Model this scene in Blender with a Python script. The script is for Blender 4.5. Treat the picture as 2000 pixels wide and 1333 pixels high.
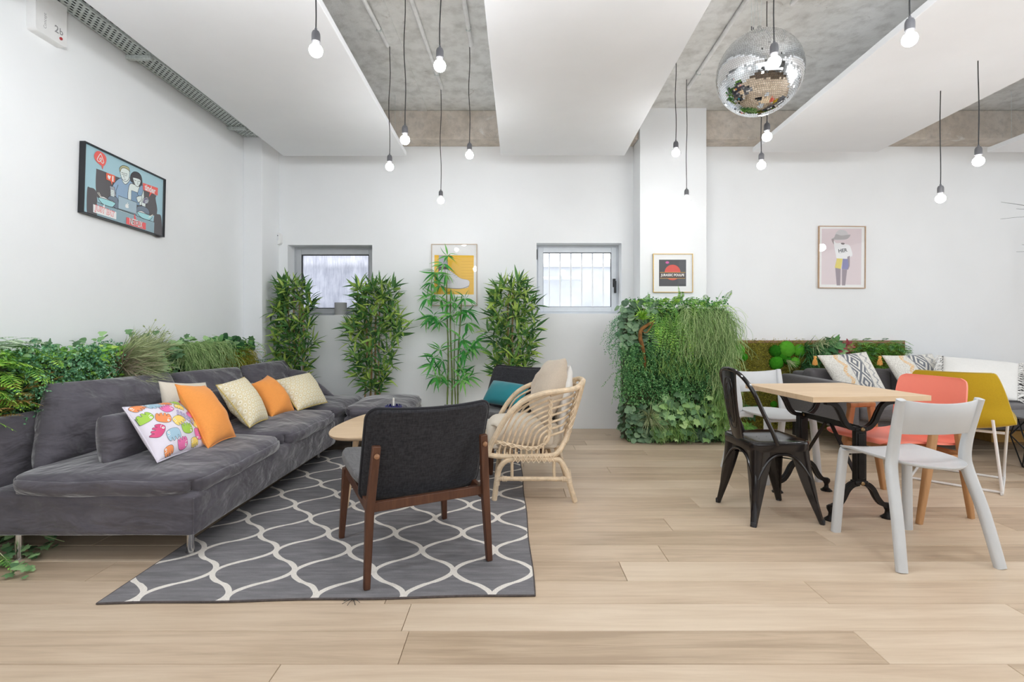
import bpy, bmesh, math, random
import numpy as np
from mathutils import Vector, Matrix, Euler, noise

for o in list(bpy.data.objects):
    bpy.data.objects.remove(o, do_unlink=True)
S = bpy.context.scene
COL = S.collection
R = math.radians

# ---------------------------------------------------------------- camera
CAMZ = 1.06
cam_d = bpy.data.cameras.new('camera')
cam_d.sensor_fit = 'HORIZONTAL'; cam_d.sensor_width = 36.0; cam_d.lens = 18.0
cam_d.shift_y = -0.01325
cam_d.clip_start = 0.05; cam_d.clip_end = 200
cam = bpy.data.objects.new('camera', cam_d); COL.objects.link(cam)
cam.location = (0, 0, CAMZ); cam.rotation_euler = (R(90), 0, 0)
S.camera = cam

# ---------------------------------------------------------------- world, daylight, exposure
w = bpy.data.worlds.new('daylight'); S.world = w; w.use_nodes = True
bg = w.node_tree.nodes['Background']
bg.inputs[0].default_value = (0.93, 0.965, 1.0, 1); bg.inputs[1].default_value = 1.45

def area(name, loc, rot, sx, sy, power, col=(1, 1, 1)):
    d = bpy.data.lights.new(name, 'AREA'); d.shape = 'RECTANGLE'; d.size = sx; d.size_y = sy
    d.energy = power; d.color = col
    o = bpy.data.objects.new(name, d); COL.objects.link(o)
    o.location = loc; o.rotation_euler = rot
    return o
# added fill: unseen area lights behind the camera and right, no windows built
COOL = (0.935, 0.972, 1.0)
area('room_fill_light', (0.8, -3.5, 1.8), (R(90), 0, 0), 8.0, 2.4, 62, COOL)
area('room_fill_light', (6.34, 0.6, 1.5), (R(90), 0, R(90)), 4.6, 2.2, 34, COOL)
# unseen point lights without any bulb, added outside the view to brighten the room
for x_, y_ in ((-1.6, 1.7), (.2, 1.75), (1.75, 1.7), (3.3, 1.8), (5.0, 2.4), (5.2, 3.6), (-.8, -.6), (1.2, -.9), (3.9, .3)):
    d_ = bpy.data.lights.new('bulb_and_fill_glow', 'POINT'); d_.energy = 12.0 if 1.6 < y_ < 2.0 else 4.5; d_.shadow_soft_size = .06; d_.color = COOL
    o_ = bpy.data.objects.new('bulb_and_fill_glow', d_); COL.objects.link(o_); o_.location = (x_, y_, 2.35)

S.view_settings.view_transform = 'Standard'; S.view_settings.look = 'None'
S.view_settings.gamma = 1.0; S.view_settings.use_curve_mapping = False
S.view_settings.exposure = 0.95
S.cycles.use_denoising = True
S.cycles.max_bounces = 7; S.cycles.diffuse_bounces = 5; S.cycles.glossy_bounces = 3
S.cycles.transmission_bounces = 6; S.cycles.transparent_max_bounces = 8
S.cycles.caustics_reflective = False; S.cycles.caustics_refractive = False
S.cycles.sample_clamp_indirect = 6.0

# ---------------------------------------------------------------- mesh builder
def V(*a): return Vector(a)
def W(u, v, d):            # a point of the photograph at depth d, in metres
    return Vector(((u - 1000) / 1000 * d, d, CAMZ + (640 - v) / 1000 * d))

class MB:
    def __init__(s):
        s.v = []; s.f = []; s.m = []; s.uv = {}
    def add(s, vs, fs, mi=0, uvs=None):
        b = len(s.v)
        s.v += [tuple(p) for p in vs]
        s.f += [tuple(i + b for i in f) for f in fs]
        s.m += [mi] * len(fs)
        if uvs:
            for i, q in enumerate(uvs): s.uv[b + i] = q
        return s
    def box(s, c, size, M=None, mi=0):
        hx, hy, hz = size[0] / 2, size[1] / 2, size[2] / 2
        vs = []
        for z in (-hz, hz):
            for x, y in ((-hx, -hy), (hx, -hy), (hx, hy), (-hx, hy)):
                p = Vector((x, y, z))
                if M: p = M @ p
                vs.append(p + Vector(c))
        s.add(vs, [(3, 2, 1, 0), (4, 5, 6, 7), (0, 1, 5, 4), (1, 2, 6, 5), (2, 3, 7, 6), (3, 0, 4, 7)], mi)
        return s
    def b2(s, lo, hi, mi=0):
        return s.box([(a + b) / 2 for a, b in zip(lo, hi)], [b - a for a, b in zip(lo, hi)], None, mi)
    def loft(s, rings, cap=True, closed=True, mi=0):
        n = len(rings[0]); vs = [p for r in rings for p in r]; fs = []
        for i in range(len(rings) - 1):
            for j in range(n if closed else n - 1):
                k = (j + 1) % n
                fs.append((i * n + j, i * n + k, (i + 1) * n + k, (i + 1) * n + j))
        if cap and closed:
            fs.append(tuple(reversed(range(n))))
            fs.append(tuple(range((len(rings) - 1) * n, len(rings) * n)))
        return s.add(vs, fs, mi)
    def frames(s, pts, up=None, closed=False):
        P = [Vector(p) for p in pts]; T = []
        for i in range(len(P)):
            if closed: t = P[(i + 1) % len(P)] - P[i - 1]
            else: t = P[min(i + 1, len(P) - 1)] - P[max(i - 1, 0)]
            T.append(t.normalized() if t.length > 1e-9 else Vector((0, 0, 1)))
        u = Vector(up) if up is not None else (Vector((0, 0, 1)) if abs(T[0].z) < .9 else Vector((0, 1, 0)))
        out = []
        for i in range(len(P)):
            t = T[i]
            if up is not None: a = Vector(up)
            else: a = u
            a = a - t * a.dot(t)
            if a.length < 1e-6: a = t.orthogonal()
            a.normalize(); u = a
            out.append((P[i], a.cross(t).normalized(), a))   # point, side, up
        return out
    def tube(s, pts, r, n=8, mi=0, cap=True, closed=False, up=None):
        fr = s.frames(pts, up, closed); rings = []
        for i, (p, a, b) in enumerate(fr):
            ri = r[i] if isinstance(r, (list, tuple)) else r
            ra, rb = ri if isinstance(ri, (list, tuple)) else (ri, ri)
            rings.append([p + a * (ra * math.cos(2 * math.pi * k / n)) + b * (rb * math.sin(2 * math.pi * k / n)) for k in range(n)])
        if closed: rings.append(rings[0])
        return s.loft(rings, cap and not closed, True, mi)
    def sweep(s, pts, prof, up=None, sc=None, mi=0, cap=True):
        """prof: list of (side, up) pairs, counter clockwise; sc per point scale (scalar or pair)"""
        rings = []
        for i, (p, a, b) in enumerate(s.frames(pts, up)):
            k = sc[i] if sc else 1
            ka, kb = k if isinstance(k, (list, tuple)) else (k, k)
            rings.append([p + a * (x * ka) + b * (y * kb) for x, y in prof])
        return s.loft(rings, cap, True, mi)
    def lathe(s, prof, n=20, o=(0, 0, 0), M=None, mi=0):
        rings = []
        for r, z in prof:
            ring = []
            for k in range(n):
                p = Vector((r * math.cos(2 * math.pi * k / n), r * math.sin(2 * math.pi * k / n), z))
                if M: p = M @ p
                ring.append(p + Vector(o))
            rings.append(ring)
        return s.loft(rings, True, True, mi)
    def grid(s, fn, nu, nv, mi=0, closeu=False, uv=False):
        vs = []; uvs = []
        for j in range(nv + 1):
            for i in range(nu + (0 if closeu else 1)):
                vs.append(fn(i / nu, j / nv)); uvs.append((i / nu, j / nv))
        w_ = nu if closeu else nu + 1; fs = []
        for j in range(nv):
            for i in range(nu):
                k = (i + 1) % w_
                fs.append((j * w_ + i, j * w_ + k, (j + 1) * w_ + k, (j + 1) * w_ + i))
        return s.add(vs, fs, mi, uvs if uv else None)
    def slab(s, outline, fn, th, mi=0):
        """flat outline (2D, ccw) extruded by th below; fn maps (x, y, z) to 3D"""
        n = len(outline)
        vs = [fn(x, y, 0) for x, y in outline] + [fn(x, y, -th) for x, y in outline]
        fs = [tuple(range(n)), tuple(reversed(range(n, 2 * n)))]
        for i in range(n):
            k = (i + 1) % n
            fs.append((i, i + n, k + n, k))
        return s.add(vs, fs, mi)
    def mesh(s, name, off=None, ang=35):
        me = bpy.data.meshes.new(name)
        vs = s.v if off is None else [(p[0] - off[0], p[1] - off[1], p[2] - off[2]) for p in s.v]
        me.from_pydata(vs, [], s.f)
        if any(s.m): me.polygons.foreach_set('material_index', s.m)
        if s.uv:
            l = me.uv_layers.new(name='UVMap')
            for lp in me.loops: l.data[lp.index].uv = s.uv.get(lp.vertex_index, (0, 0))
        me.validate(); 
        if ang is None: pass
        else:
            me.polygons.foreach_set('use_smooth', [True] * len(me.polygons))
            if ang < 180: me.set_sharp_from_angle(angle=R(ang))
        me.update()
        return me
    def build(s, name, mats, parent=None, world=False, ang=35, bevel=0, seg=2, sub=0, kind=None, label=None):
        off = None
        if world and parent is not None:
            q = parent; off = Vector((0, 0, 0))
            while q is not None: off += q.location; q = q.parent
        me = s.mesh(name, off, ang)
        for m in (mats if isinstance(mats, (list, tuple)) else [mats]): me.materials.append(m)
        o = bpy.data.objects.new(name, me); COL.objects.link(o)
        if parent is not None: o.parent = parent
        if bevel:
            b = o.modifiers.new('bevel', 'BEVEL'); b.width = bevel; b.segments = seg; b.limit_method = 'ANGLE'; b.angle_limit = R(40)
            b.harden_normals = False
        if sub:
            q = o.modifiers.new('sub', 'SUBSURF'); q.levels = sub; q.render_levels = sub
        if kind: o['kind'] = kind
        if label: o['label'] = label
        return o

def tag(o, label, cat, group=None):
    o['label'] = label; o['category'] = cat
    if group: o['group'] = group
    return o
def thing(name, label, cat, loc=(0, 0, 0), rz=0, group=None):
    o = bpy.data.objects.new(name, None); COL.objects.link(o)
    o.empty_display_size = .1
    o.location = loc; o.rotation_euler = (0, 0, rz)
    return tag(o, label, cat, group)
def copy_tree(o, parent=None):
    c = o.copy(); COL.objects.link(c); c.parent = parent
    for ch in list(o.children): copy_tree(ch, c)
    return c
def soften(m):
    return m

def rounded(w_, h_, r, n=5):
    out = []
    for cx, cy, a0 in ((w_ / 2 - r, h_ / 2 - r, 0), (-w_ / 2 + r, h_ / 2 - r, 90), (-w_ / 2 + r, -h_ / 2 + r, 180), (w_ / 2 - r, -h_ / 2 + r, 270)):
        for k in range(n + 1):
            a = R(a0 + 90 * k / n); out.append((cx + r * math.cos(a), cy + r * math.sin(a)))
    return out
def smoothpts(pts, n=6, closed=False):
    P = [Vector(p) for p in pts]; out = []; L = len(P)
    rng_ = range(L if closed else L - 1)
    for i in rng_:
        if closed: p0, p1, p2, p3 = P[i - 1], P[i], P[(i + 1) % L], P[(i + 2) % L]
        else: p0, p1, p2, p3 = P[max(i - 1, 0)], P[i], P[i + 1], P[min(i + 2, L - 1)]
        for k in range(n):
            t = k / n
            out.append(.5 * ((2 * p1) + (p2 - p0) * t + (2 * p0 - 5 * p1 + 4 * p2 - p3) * t * t + (3 * p1 - p0 - 3 * p2 + p3) * t ** 3))
    if not closed: out.append(P[-1])
    return out

def softbox(mb, size, r, n=12, puff=0.0, wr=0.0, M=None, seed=0, mi=0, shape=None, ws=5.0):
    h = [c / 2 for c in size]; idx = {}; vs = []; fs = []
    T = [math.sin((i / n * 2 - 1) * math.pi / 2) for i in range(n + 1)]
    def vert(p):
        k = tuple(round(c, 5) for c in p)
        if k in idx: return idx[k]
        q = Vector((p[0] * h[0], p[1] * h[1], p[2] * h[2]))
        inn = Vector([max(-(h[a] - r), min(h[a] - r, q[a])) for a in range(3)])
        d = q - inn
        if d.length > 1e-9: q = inn + d.normalized() * r
        q.z += puff * (1 - p[0] ** 2) * (1 - p[1] ** 2) * (1 if p[2] > 0 else -1) * abs(p[2])
        if wr:
            q2 = q * ws + Vector((seed * 7.3, seed * 3.1, seed))
            q += Vector((noise.noise(q2), noise.noise(q2 + Vector((9, 0, 0))), noise.noise(q2 + Vector((0, 9, 0))))) * wr
        if shape: q = shape(q, p)
        if M is not None: q = M @ q
        idx[k] = len(vs); vs.append(q); return idx[k]
    for ax in range(3):
        a1, a2 = (ax + 1) % 3, (ax + 2) % 3
        for sg in (-1, 1):
            for i in range(n):
                for j in range(n):
                    c = []
                    for di, dj in ((0, 0), (1, 0), (1, 1), (0, 1)):
                        p = [0, 0, 0]; p[ax] = sg; p[a1] = T[i + di]; p[a2] = T[j + dj]
                        c.append(vert(p))
                    fs.append(tuple(c) if sg > 0 else tuple(reversed(c)))
    mb.add(vs, fs, mi)

def pillow(mb, TL, TR, BR, BL, th, k=.07, n=20, wr=.004, seed=0, pw=.5, mi=0, front=None):
    """stuffed cushion between four corners; returns a function (s,t,side)->point for prints"""
    TL, TR, BR, BL = map(Vector, (TL, TR, BR, BL))
    N = (TR - TL).cross(TL - BL).normalized()
    cen = (TL + TR + BR + BL) / 4
    if N.dot(Vector((0, 0, CAMZ)) - cen) < 0: N = -N
    def pt(s_, t_, side, lift=0):
        a, b = 1 - s_ * s_, 1 - t_ * t_
        s2 = s_ * (1 - k * b); t2 = t_ * (1 - k * a)
        x, y = (s2 + 1) / 2, (t2 + 1) / 2
        p = BL * (1 - x) * (1 - y) + BR * x * (1 - y) + TL * (1 - x) * y + TR * x * y
        hgt = th / 2 * max(a * b, 0) ** pw
        q = p * 9 + Vector((seed * 5.1, seed * 2.3, 0))
        wn = (noise.noise(q) + .5 * noise.noise(q * 2.3)) * wr * min(1, (a * b) * 4)
        return p + N * (side * (hgt + wn) + lift)
    vs = []; uv = []; fs = []; idx = {}
    for side in (1, -1):
        for j in range(n + 1):
            for i in range(n + 1):
                e = i in (0, n) or j in (0, n)
                if e and side == -1: idx[(i, j, -1)] = idx[(i, j, 1)]; continue
                s_, t_ = math.sin((i / n - .5) * math.pi), math.sin((j / n - .5) * math.pi)
                s_ = .5 * s_ + .5 * (2 * i / n - 1); t_ = .5 * t_ + .5 * (2 * j / n - 1)
                idx[(i, j, side)] = len(vs); vs.append(pt(s_, t_, side)); uv.append(((s_ + 1) / 2, (t_ + 1) / 2))
        for j in range(n):
            for i in range(n):
                q = [idx[(i, j, side)], idx[(i + 1, j, side)], idx[(i + 1, j + 1, side)], idx[(i, j + 1, side)]]
                fs.append(tuple(q) if side > 0 else tuple(reversed(q)))
    mb.add(vs, fs, mi, uv)
    return pt

# ---------------------------------------------------------------- materials
class NT:
    def __init__(s, name):
        s.m = bpy.data.materials.new(name); s.m.use_nodes = True
        s.t = s.m.node_tree; s.N = s.t.nodes; s.L = s.t.links
        s.p = s.N['Principled BSDF']; s.out = s.N['Material Output']
    def n(s, typ, ins=None, **kw):
        x = s.N.new(typ)
        for k_, v_ in kw.items(): setattr(x, k_, v_)
        if ins:
            for k_, v_ in ins.items(): s.set(x.inputs[k_], v_)
        return x
    def set(s, sock, v_):
        if isinstance(v_, bpy.types.NodeSocket): s.L.new(v_, sock)
        else:
            if sock.type == 'RGBA' and len(v_) == 3: v_ = (*v_, 1)
            sock.default_value = v_
    def math(s, op, a, b=None, c=None):
        x = s.N.new('ShaderNodeMath'); x.operation = op
        for i, q in enumerate((a, b, c)):
            if q is not None: s.set(x.inputs[i], q)
        return x.outputs[0]
    def mix(s, f, a, b, mode='MIX'):
        x = s.N.new('ShaderNodeMix'); x.data_type = 'RGBA'; x.blend_type = mode
        s.set(x.inputs[0], f); s.set(x.inputs[6], a); s.set(x.inputs[7], b)
        return x.outputs[2]
    def ramp(s, f, stops, interp='LINEAR'):
        x = s.N.new('ShaderNodeValToRGB'); e = x.color_ramp.elements; x.color_ramp.interpolation = interp
        while len(e) < len(stops): e.new(.5)
        for i, (pos, c) in enumerate(stops): e[i].position = pos; e[i].color = (*c, 1)
        s.set(x.inputs[0], f); return x.outputs[0]
    def coord(s, kind='Object', scale=(1, 1, 1), loc=(0, 0, 0), rot=(0, 0, 0)):
        if kind == 'World': o = s.n('ShaderNodeNewGeometry').outputs['Position']
        else: o = s.n('ShaderNodeTexCoord').outputs[kind]
        mp = s.n('ShaderNodeMapping'); s.L.new(o, mp.inputs[0])
        mp.inputs['Scale'].default_value = scale; mp.inputs['Location'].default_value = loc; mp.inputs['Rotation'].default_value = rot
        return mp.outputs[0]
    def noise(s, vec, scale=5, detail=4, rough=.55, dist=0):
        x = s.n('ShaderNodeTexNoise', {'Vector': vec, 'Scale': scale, 'Detail': detail, 'Roughness': rough, 'Distortion': dist})
        return x.outputs[0]
    def bump(s, h, strength=.3, dist=.01):
        b = s.n('ShaderNodeBump', {'Height': h, 'Strength': strength, 'Distance': dist})
        s.L.new(b.outputs[0], s.p.inputs['Normal'])
    def base(s, c): s.set(s.p.inputs['Base Color'], c)
    def val(s, k_, v_): s.set(s.p.inputs[k_], v_)

def lin(r, g, b):
    f = lambda c: ((c / 255 + .055) / 1.055) ** 2.4 if c > 10.3 else c / 255 / 12.92
    return (f(r), f(g), f(b))
def mk(name, rgb, rough=.6, metal=0, var=.08, scale=12, bump=0, bscale=60, bdist=.004, stretch=(1, 1, 1), kind='Object', spec=None, sheen=0, coat=0):
    """rgb in 0-255 display values; fine noise variation and relief"""
    t = NT(name); c = lin(*rgb)
    vec = t.coord(kind, stretch)
    if var:
        f = t.noise(vec, scale, 5)
        lo = tuple(max(0, q * (1 - var * 1.6)) for q in c); hi = tuple(min(1, q * (1 + var * 1.6)) for q in c)
        t.base(t.ramp(f, [(.3, lo), (.7, hi)]))
    else: t.base(c)
    t.val('Roughness', rough); t.val('Metallic', metal)
    if spec is not None: t.val('Specular IOR Level', spec)
    if sheen: t.val('Sheen Weight', sheen); t.val('Sheen Roughness', .5)
    if coat: t.val('Coat Weight', coat); t.val('Coat Roughness', .08)
    if bump: t.bump(t.noise(vec, bscale, 3), bump, bdist)
    return t.m

M = {}
M['white_wall'] = mk('white_plaster', (238, 240, 242), .75, var=.015, scale=1.2, bump=.12, bscale=9, bdist=.01, kind='World', spec=.25)
M['panel'] = mk('white_acoustic_felt', (232, 233, 236), .9, var=.01, scale=3, bump=.05, bscale=180, kind='World', spec=.15)
M['white_metal'] = mk('white_enamel', (235, 235, 235), .4, var=.02)
M['white_plastic'] = mk('white_plastic', (198, 200, 202), .42, var=.025, scale=6, bump=.02, bscale=200)
M['grey_frame'] = mk('grey_window_enamel', (186, 189, 193), .45, var=.02)
M['pale_frame'] = mk('pale_window_enamel', (216, 221, 227), .42, var=.02)
M['dark_gasket'] = mk('dark_rubber', (40, 41, 44), .6)
M['black_metal'] = mk('black_cast_iron', (32, 30, 30), .38, metal=.6, var=.15, scale=30, bump=.2, bscale=60, bdist=.002)
M['black_gloss'] = mk('glossy_black_steel', (24, 19, 19), .16, metal=.0, var=.1, scale=9, spec=.5)
M['black_wire'] = mk('black_wire', (28, 28, 29), .45)
M['chrome'] = mk('brushed_chrome', (205, 205, 205), .18, metal=1, var=.02)
M['galv'] = mk('galvanised_steel', (196, 203, 201), .5, metal=.15, var=.12, scale=60, kind='World')
M['cord'] = mk('black_cord', (38, 38, 40), .6)
M['socket'] = mk('grey_bulb_holder', (88, 88, 92), .45, var=.05)
M['brass'] = mk('brass_bolt', (150, 125, 90), .35, metal=.9)
M['dark_void'] = mk('black_backing', (26, 30, 24), .9)
M['glass_white'] = mk('white_tube', (225, 225, 225), .5)

def concrete(name, a, b, c, sc=1.0):
    t = NT(name); vec = t.coord('World', (sc, sc, sc))
    n1 = t.noise(vec, 1.6, 8, .62, .5); n2 = t.noise(vec, 9, 6, .6); n3 = t.noise(vec, 38, 4, .7)
    base = t.ramp(n1, [(.32, lin(*a)), (.5, lin(*b)), (.68, lin(*c))])
    base = t.mix(t.ramp(n2, [(.45, (0, 0, 0)), (.72, (.45, .45, .45))]), base, lin(150, 146, 140))
    pale = t.ramp(t.noise(t.coord('World', (1.2, 3.2, 1.2)), 3.1, 5, .65, .8), [(.63, (0, 0, 0)), (.7, (.6, .6, .6))])
    base = t.mix(pale, base, lin(232, 231, 228))
    dark = t.ramp(t.noise(vec, 5.2, 8, .75, 1.2), [(.3, (.5, .5, .5)), (.38, (0, 0, 0))])
    base = t.mix(dark, base, lin(132, 118, 106))
    t.base(base); t.val('Roughness', .88); t.val('Specular IOR Level', .2)
    h = t.math('ADD', n2, t.math('MULTIPLY', n3, .6)); t.bump(h, .5, .02)
    return t.m
M['concrete'] = concrete('raw_concrete', (214, 213, 210), (226, 226, 224), (234, 234, 233))
M['beam'] = concrete('brown_concrete', (190, 180, 168), (208, 198, 187), (218, 210, 201), 1.6)

def oak(name, cols, stretch=(1.3, 22, 22), kind='World', rnd=True, rough=.5, knots=True, spec=.35):
    t = NT(name)
    geo = t.n('ShaderNodeTexCoord' if kind != 'World' else 'ShaderNodeNewGeometry')
    pos = geo.outputs['Position' if kind == 'World' else 'Object']
    info = t.n('ShaderNodeObjectInfo').outputs['Random']
    off = t.n('ShaderNodeCombineXYZ', {0: t.math('MULTIPLY', info, 37.0), 1: t.math('MULTIPLY', info, 11.0), 2: 0.0}).outputs[0]
    vec = t.n('ShaderNodeVectorMath', {0: pos, 1: off}, operation='ADD').outputs[0]
    mp = t.n('ShaderNodeMapping'); t.L.new(vec, mp.inputs[0]); mp.inputs['Scale'].default_value = stretch
    g = t.noise(mp.outputs[0], 1.0, 7, .6, .7)
    g2 = t.noise(mp.outputs[0], 6.0, 3, .5)
    big = t.noise(vec, 1.7, 3, .5)
    f = t.math('ADD', t.math('MULTIPLY', g, .6), t.math('ADD', t.math('MULTIPLY', g2, .15), t.math('MULTIPLY', big, .3)))
    if rnd: f = t.math('ADD', f, t.math('MULTIPLY', t.math('SUBTRACT', info, .5), .26))
    c = t.ramp(f, [(.3, lin(*cols[0])), (.5, lin(*cols[1])), (.74, lin(*cols[2]))])
    if knots:
        mk_ = t.n('ShaderNodeMapping'); t.L.new(vec, mk_.inputs[0]); mk_.inputs['Scale'].default_value = (1, 2.2, 2.2)
        vo = t.n('ShaderNodeTexVoronoi', {'Vector': mk_.outputs[0], 'Scale': 1.5}).outputs['Distance']
        c = t.mix(t.ramp(vo, [(.012, (.75, .75, .75)), (.05, (0, 0, 0))]), c, lin(112, 84, 58))
    t.base(c); t.val('Roughness', rough); t.val('Specular IOR Level', spec)
    t.bump(g, .12, .003)
    return t.m
M['floor_oak'] = oak('pale_oak_floor', ((175, 153, 129), (203, 181, 156), (221, 202, 179)), rough=.42, spec=.4)
M['subfloor'] = mk('dark_joint', (96, 78, 60), .9)
M['table_oak'] = oak('pale_tabletop_oak', ((196, 164, 130), (214, 186, 152), (226, 202, 172)), (2, 18, 18), 'Object', False, .5, False)
M['oak_leg'] = oak('warm_oak', ((150, 104, 64), (175, 130, 87), (193, 150, 107)), (14, 14, 1.6), 'Object', False, .5, False)
M['walnut'] = oak('walnut_stain', ((58, 34, 24), (84, 53, 38), (108, 72, 52)), (22, 22, 2), 'Object', False, .42, False)
M['crate'] = oak('yellow_pine', ((170, 128, 62), (196, 152, 84), (208, 168, 104)), (2, 16, 16), 'Object', False, .6, False)

def fabric(name, rgb, weave=420, var=.1, rough=.95, big=.12, sheen=.25, bump=.25, cross=True, crease=0):
    t = NT(name); c = lin(*rgb)
    vec = t.coord('Object')
    f = t.noise(vec, 3.5, 5, .6)
    base = t.ramp(f, [(.3, tuple(q * (1 - big) for q in c)), (.7, tuple(min(1, q * (1 + big)) for q in c))])
    a = t.noise(t.coord('Object', (weave, weave * .12, weave * .35)), 1, 2); b = t.noise(t.coord('Object', (weave * .12, weave, weave)), 1, 2)
    h = t.math('ADD', a, b) if cross else t.noise(vec, weave, 2)
    base = t.mix(t.ramp(t.math('MULTIPLY', h, .5 if cross else 1), [(.38, (0, 0, 0)), (.62, (1, 1, 1))]), tuple(q * (1 - var) for q in c), base)
    t.base(base); t.val('Roughness', rough); t.val('Specular IOR Level', .15)
    t.val('Sheen Weight', sheen); t.val('Sheen Roughness', .4)
    t.bump(h, bump, .002)
    if crease:
        b0 = t.p.inputs['Normal'].links[0].from_node
        cr = t.n('ShaderNodeTexNoise', {'Vector': t.coord('Object', (3.2, 3.2, 7)), 'Scale': 1.6, 'Detail': 3.0, 'Roughness': .45, 'Distortion': .35}).outputs[0]
        b1 = t.n('ShaderNodeBump', {'Height': cr, 'Strength': crease, 'Distance': .06}); t.L.new(b1.outputs[0], b0.inputs['Normal'])
        brush = t.ramp(t.noise(t.coord('Object', (7, 7, 11)), 1, 6, .62, .15), [(.32, (.86, .86, .86)), (.68, (1.2, 1.2, 1.2))])
        t.base(t.mix(1.0, base, brush, 'MULTIPLY'))
    return t.m
M['sofa'] = fabric('charcoal_brushed_cotton', (92, 89, 96), 300, .06, .9, .10, .6, .1, False, .8)
M['sofa2'] = fabric('dark_grey_wool', (106, 103, 105), 300, .15, .95, .10, .2)
M['tweed'] = fabric('charcoal_tweed', (60, 60, 64), 170, .45, .95, .06, .12, .3)
M['seat_grey'] = fabric('grey_tweed_seat', (112, 111, 112), 170, .3, .95, .06, .15, .3)
M['piping'] = fabric('dark_piping', (44, 44, 48), 300)
M['orange'] = fabric('orange_cotton', (244, 160, 84), 260, .06, .9, .04, .2, .12)
M['cream'] = fabric('cream_linen', (226, 217, 202), 260, .06, .9, .04, .2, .12)
M['beige'] = fabric('beige_linen', (205, 191, 174), 240, .1, .92, .06, .2, .2)
M['white_cotton'] = fabric('white_cotton', (236, 235, 232), 260, .05, .9, .03, .2, .12)
M['teal'] = fabric('teal_velvet', (44, 128, 138), 300, .08, .85, .08, .4, .08, False)
M['mustard'] = fabric('mustard_felt', (196, 164, 42), 320, .1, .95, .07, .3, .12, False)
M['coral'] = mk('coral_lacquer', (247, 138, 118), .42, var=.02, scale=5)
M['seat_linen'] = fabric('oat_linen', (222, 212, 197), 240, .08, .92, .05, .2, .2)
M['rattan'] = mk('natural_rattan', (216, 194, 164), .5, var=.12, scale=26, bump=.2, bscale=40, bdist=.002)
M['lashing'] = mk('pale_cane_lashing', (232, 214, 188), .5, var=.1, scale=60)

def leafmat(name, dark, mid, light, rough=.5, trans=.18, spec=.35, noise_sc=14):
    t = NT(name)
    r1 = t.n('ShaderNodeNewGeometry').outputs['Random Per Island']; r2 = t.n('ShaderNodeObjectInfo').outputs['Random']
    f = t.math('FRACT', t.math('ADD', r1, r2))
    nz = t.noise(t.coord('Object'), noise_sc, 2)
    f = t.math('ADD', t.math('MULTIPLY', f, .75), t.math('MULTIPLY', nz, .25))
    c = t.ramp(f, [(.08, lin(*dark)), (.5, lin(*mid)), (.92, lin(*light))])
    t.base(c); t.val('Roughness', rough); t.val('Specular IOR Level', spec)
    tr = t.n('ShaderNodeBsdfTranslucent', {'Color': c})
    mx = t.n('ShaderNodeMixShader', {0: trans, 1: t.p.outputs[0], 2: tr.outputs[0]})
    t.L.new(mx.outputs[0], t.out.inputs[0])
    return t.m
M['bamboo_leaf'] = leafmat('deep_bamboo_leaf', (46, 84, 50), (86, 136, 66), (192, 216, 104))
M['bamboo_leaf2'] = leafmat('fresh_bamboo_leaf', (36, 112, 48), (66, 156, 68), (140, 200, 104))
M['bamboo_stem'] = mk('tan_bamboo', (186, 152, 112), .55, var=.2, scale=30, stretch=(1, 1, .3))
M['bamboo_green'] = mk('green_bamboo', (104, 122, 58), .5, var=.2, scale=30, stretch=(1, 1, .3))
M['ivy'] = leafmat('grey_green_ivy', (71, 106, 71), (117, 159, 108), (178, 215, 152), .55)
M['ivy_light'] = leafmat('light_ivy', (115, 157, 94), (161, 201, 124), (210, 235, 168), .55)
M['round'] = leafmat('dusty_round_leaf', (75, 103, 80), (113, 145, 113), (159, 187, 147), .6)
M['moss_strand'] = leafmat('pale_strand', (122, 157, 96), (168, 201, 129), (217, 235, 175), .7)
M['strand_green'] = leafmat('hanging_strand', (101, 147, 78), (143, 187, 101), (189, 224, 131), .7)
M['small'] = leafmat('small_deep_leaf', (43, 89, 52), (87, 147, 87), (168, 217, 145), .5)
M['small_blue'] = leafmat('small_sea_leaf', (48, 101, 71), (101, 161, 115), (178, 224, 178), .5)
M['fern'] = leafmat('fresh_fern', (78, 129, 55), (122, 180, 80), (175, 224, 110), .55)
M['fern_bright'] = leafmat('bright_fern', (94, 152, 52), (152, 210, 75), (208, 235, 115), .55)
M['fern_grey'] = leafmat('grey_fern', (115, 145, 115), (166, 194, 157), (217, 235, 198), .6)
M['fern_rust'] = leafmat('rust_fern', (133, 99, 57), (184, 147, 89), (196, 189, 101), .7)
M['grass'] = leafmat('sage_grass', (119, 133, 94), (175, 187, 138), (224, 231, 187), .7)
M['moss_gold'] = leafmat('golden_moss', (101, 101, 31), (161, 157, 55), (208, 194, 80), .85)
M['moss_green'] = leafmat('cushion_moss', (34, 92, 20), (58, 138, 30), (104, 176, 56), .95, .1, .1, 60)
M['plum'] = leafmat('plum_leaf', (124, 50, 64), (180, 85, 94), (203, 115, 115), .5)
M['dark_leaf'] = leafmat('dark_rosette', (38, 80, 50), (71, 124, 73), (115, 166, 101), .4)
M['thin_dark'] = leafmat('thin_dark_leaf', (44, 52, 50), (66, 74, 70), (94, 100, 96), .6)
M['branch'] = mk('mossy_branch', (128, 88, 44), .9, var=.3, scale=30, bump=.6, bscale=60, bdist=.01)
M['soil'] = mk('dark_planter', (62, 72, 44), .95, var=.3, scale=25)
M['moss_bed'] = mk('moss_bed', (112, 108, 40), .95, var=.3, scale=22, bump=.8, bscale=70, bdist=.02)
M['corten'] = mk('brown_panel_edge', (150, 118, 92), .8, var=.15, scale=20)
# ================================================================ ROOM
D = 5.354; XL = -2.62; XR = 6.4; SLAB = 3.24

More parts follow.
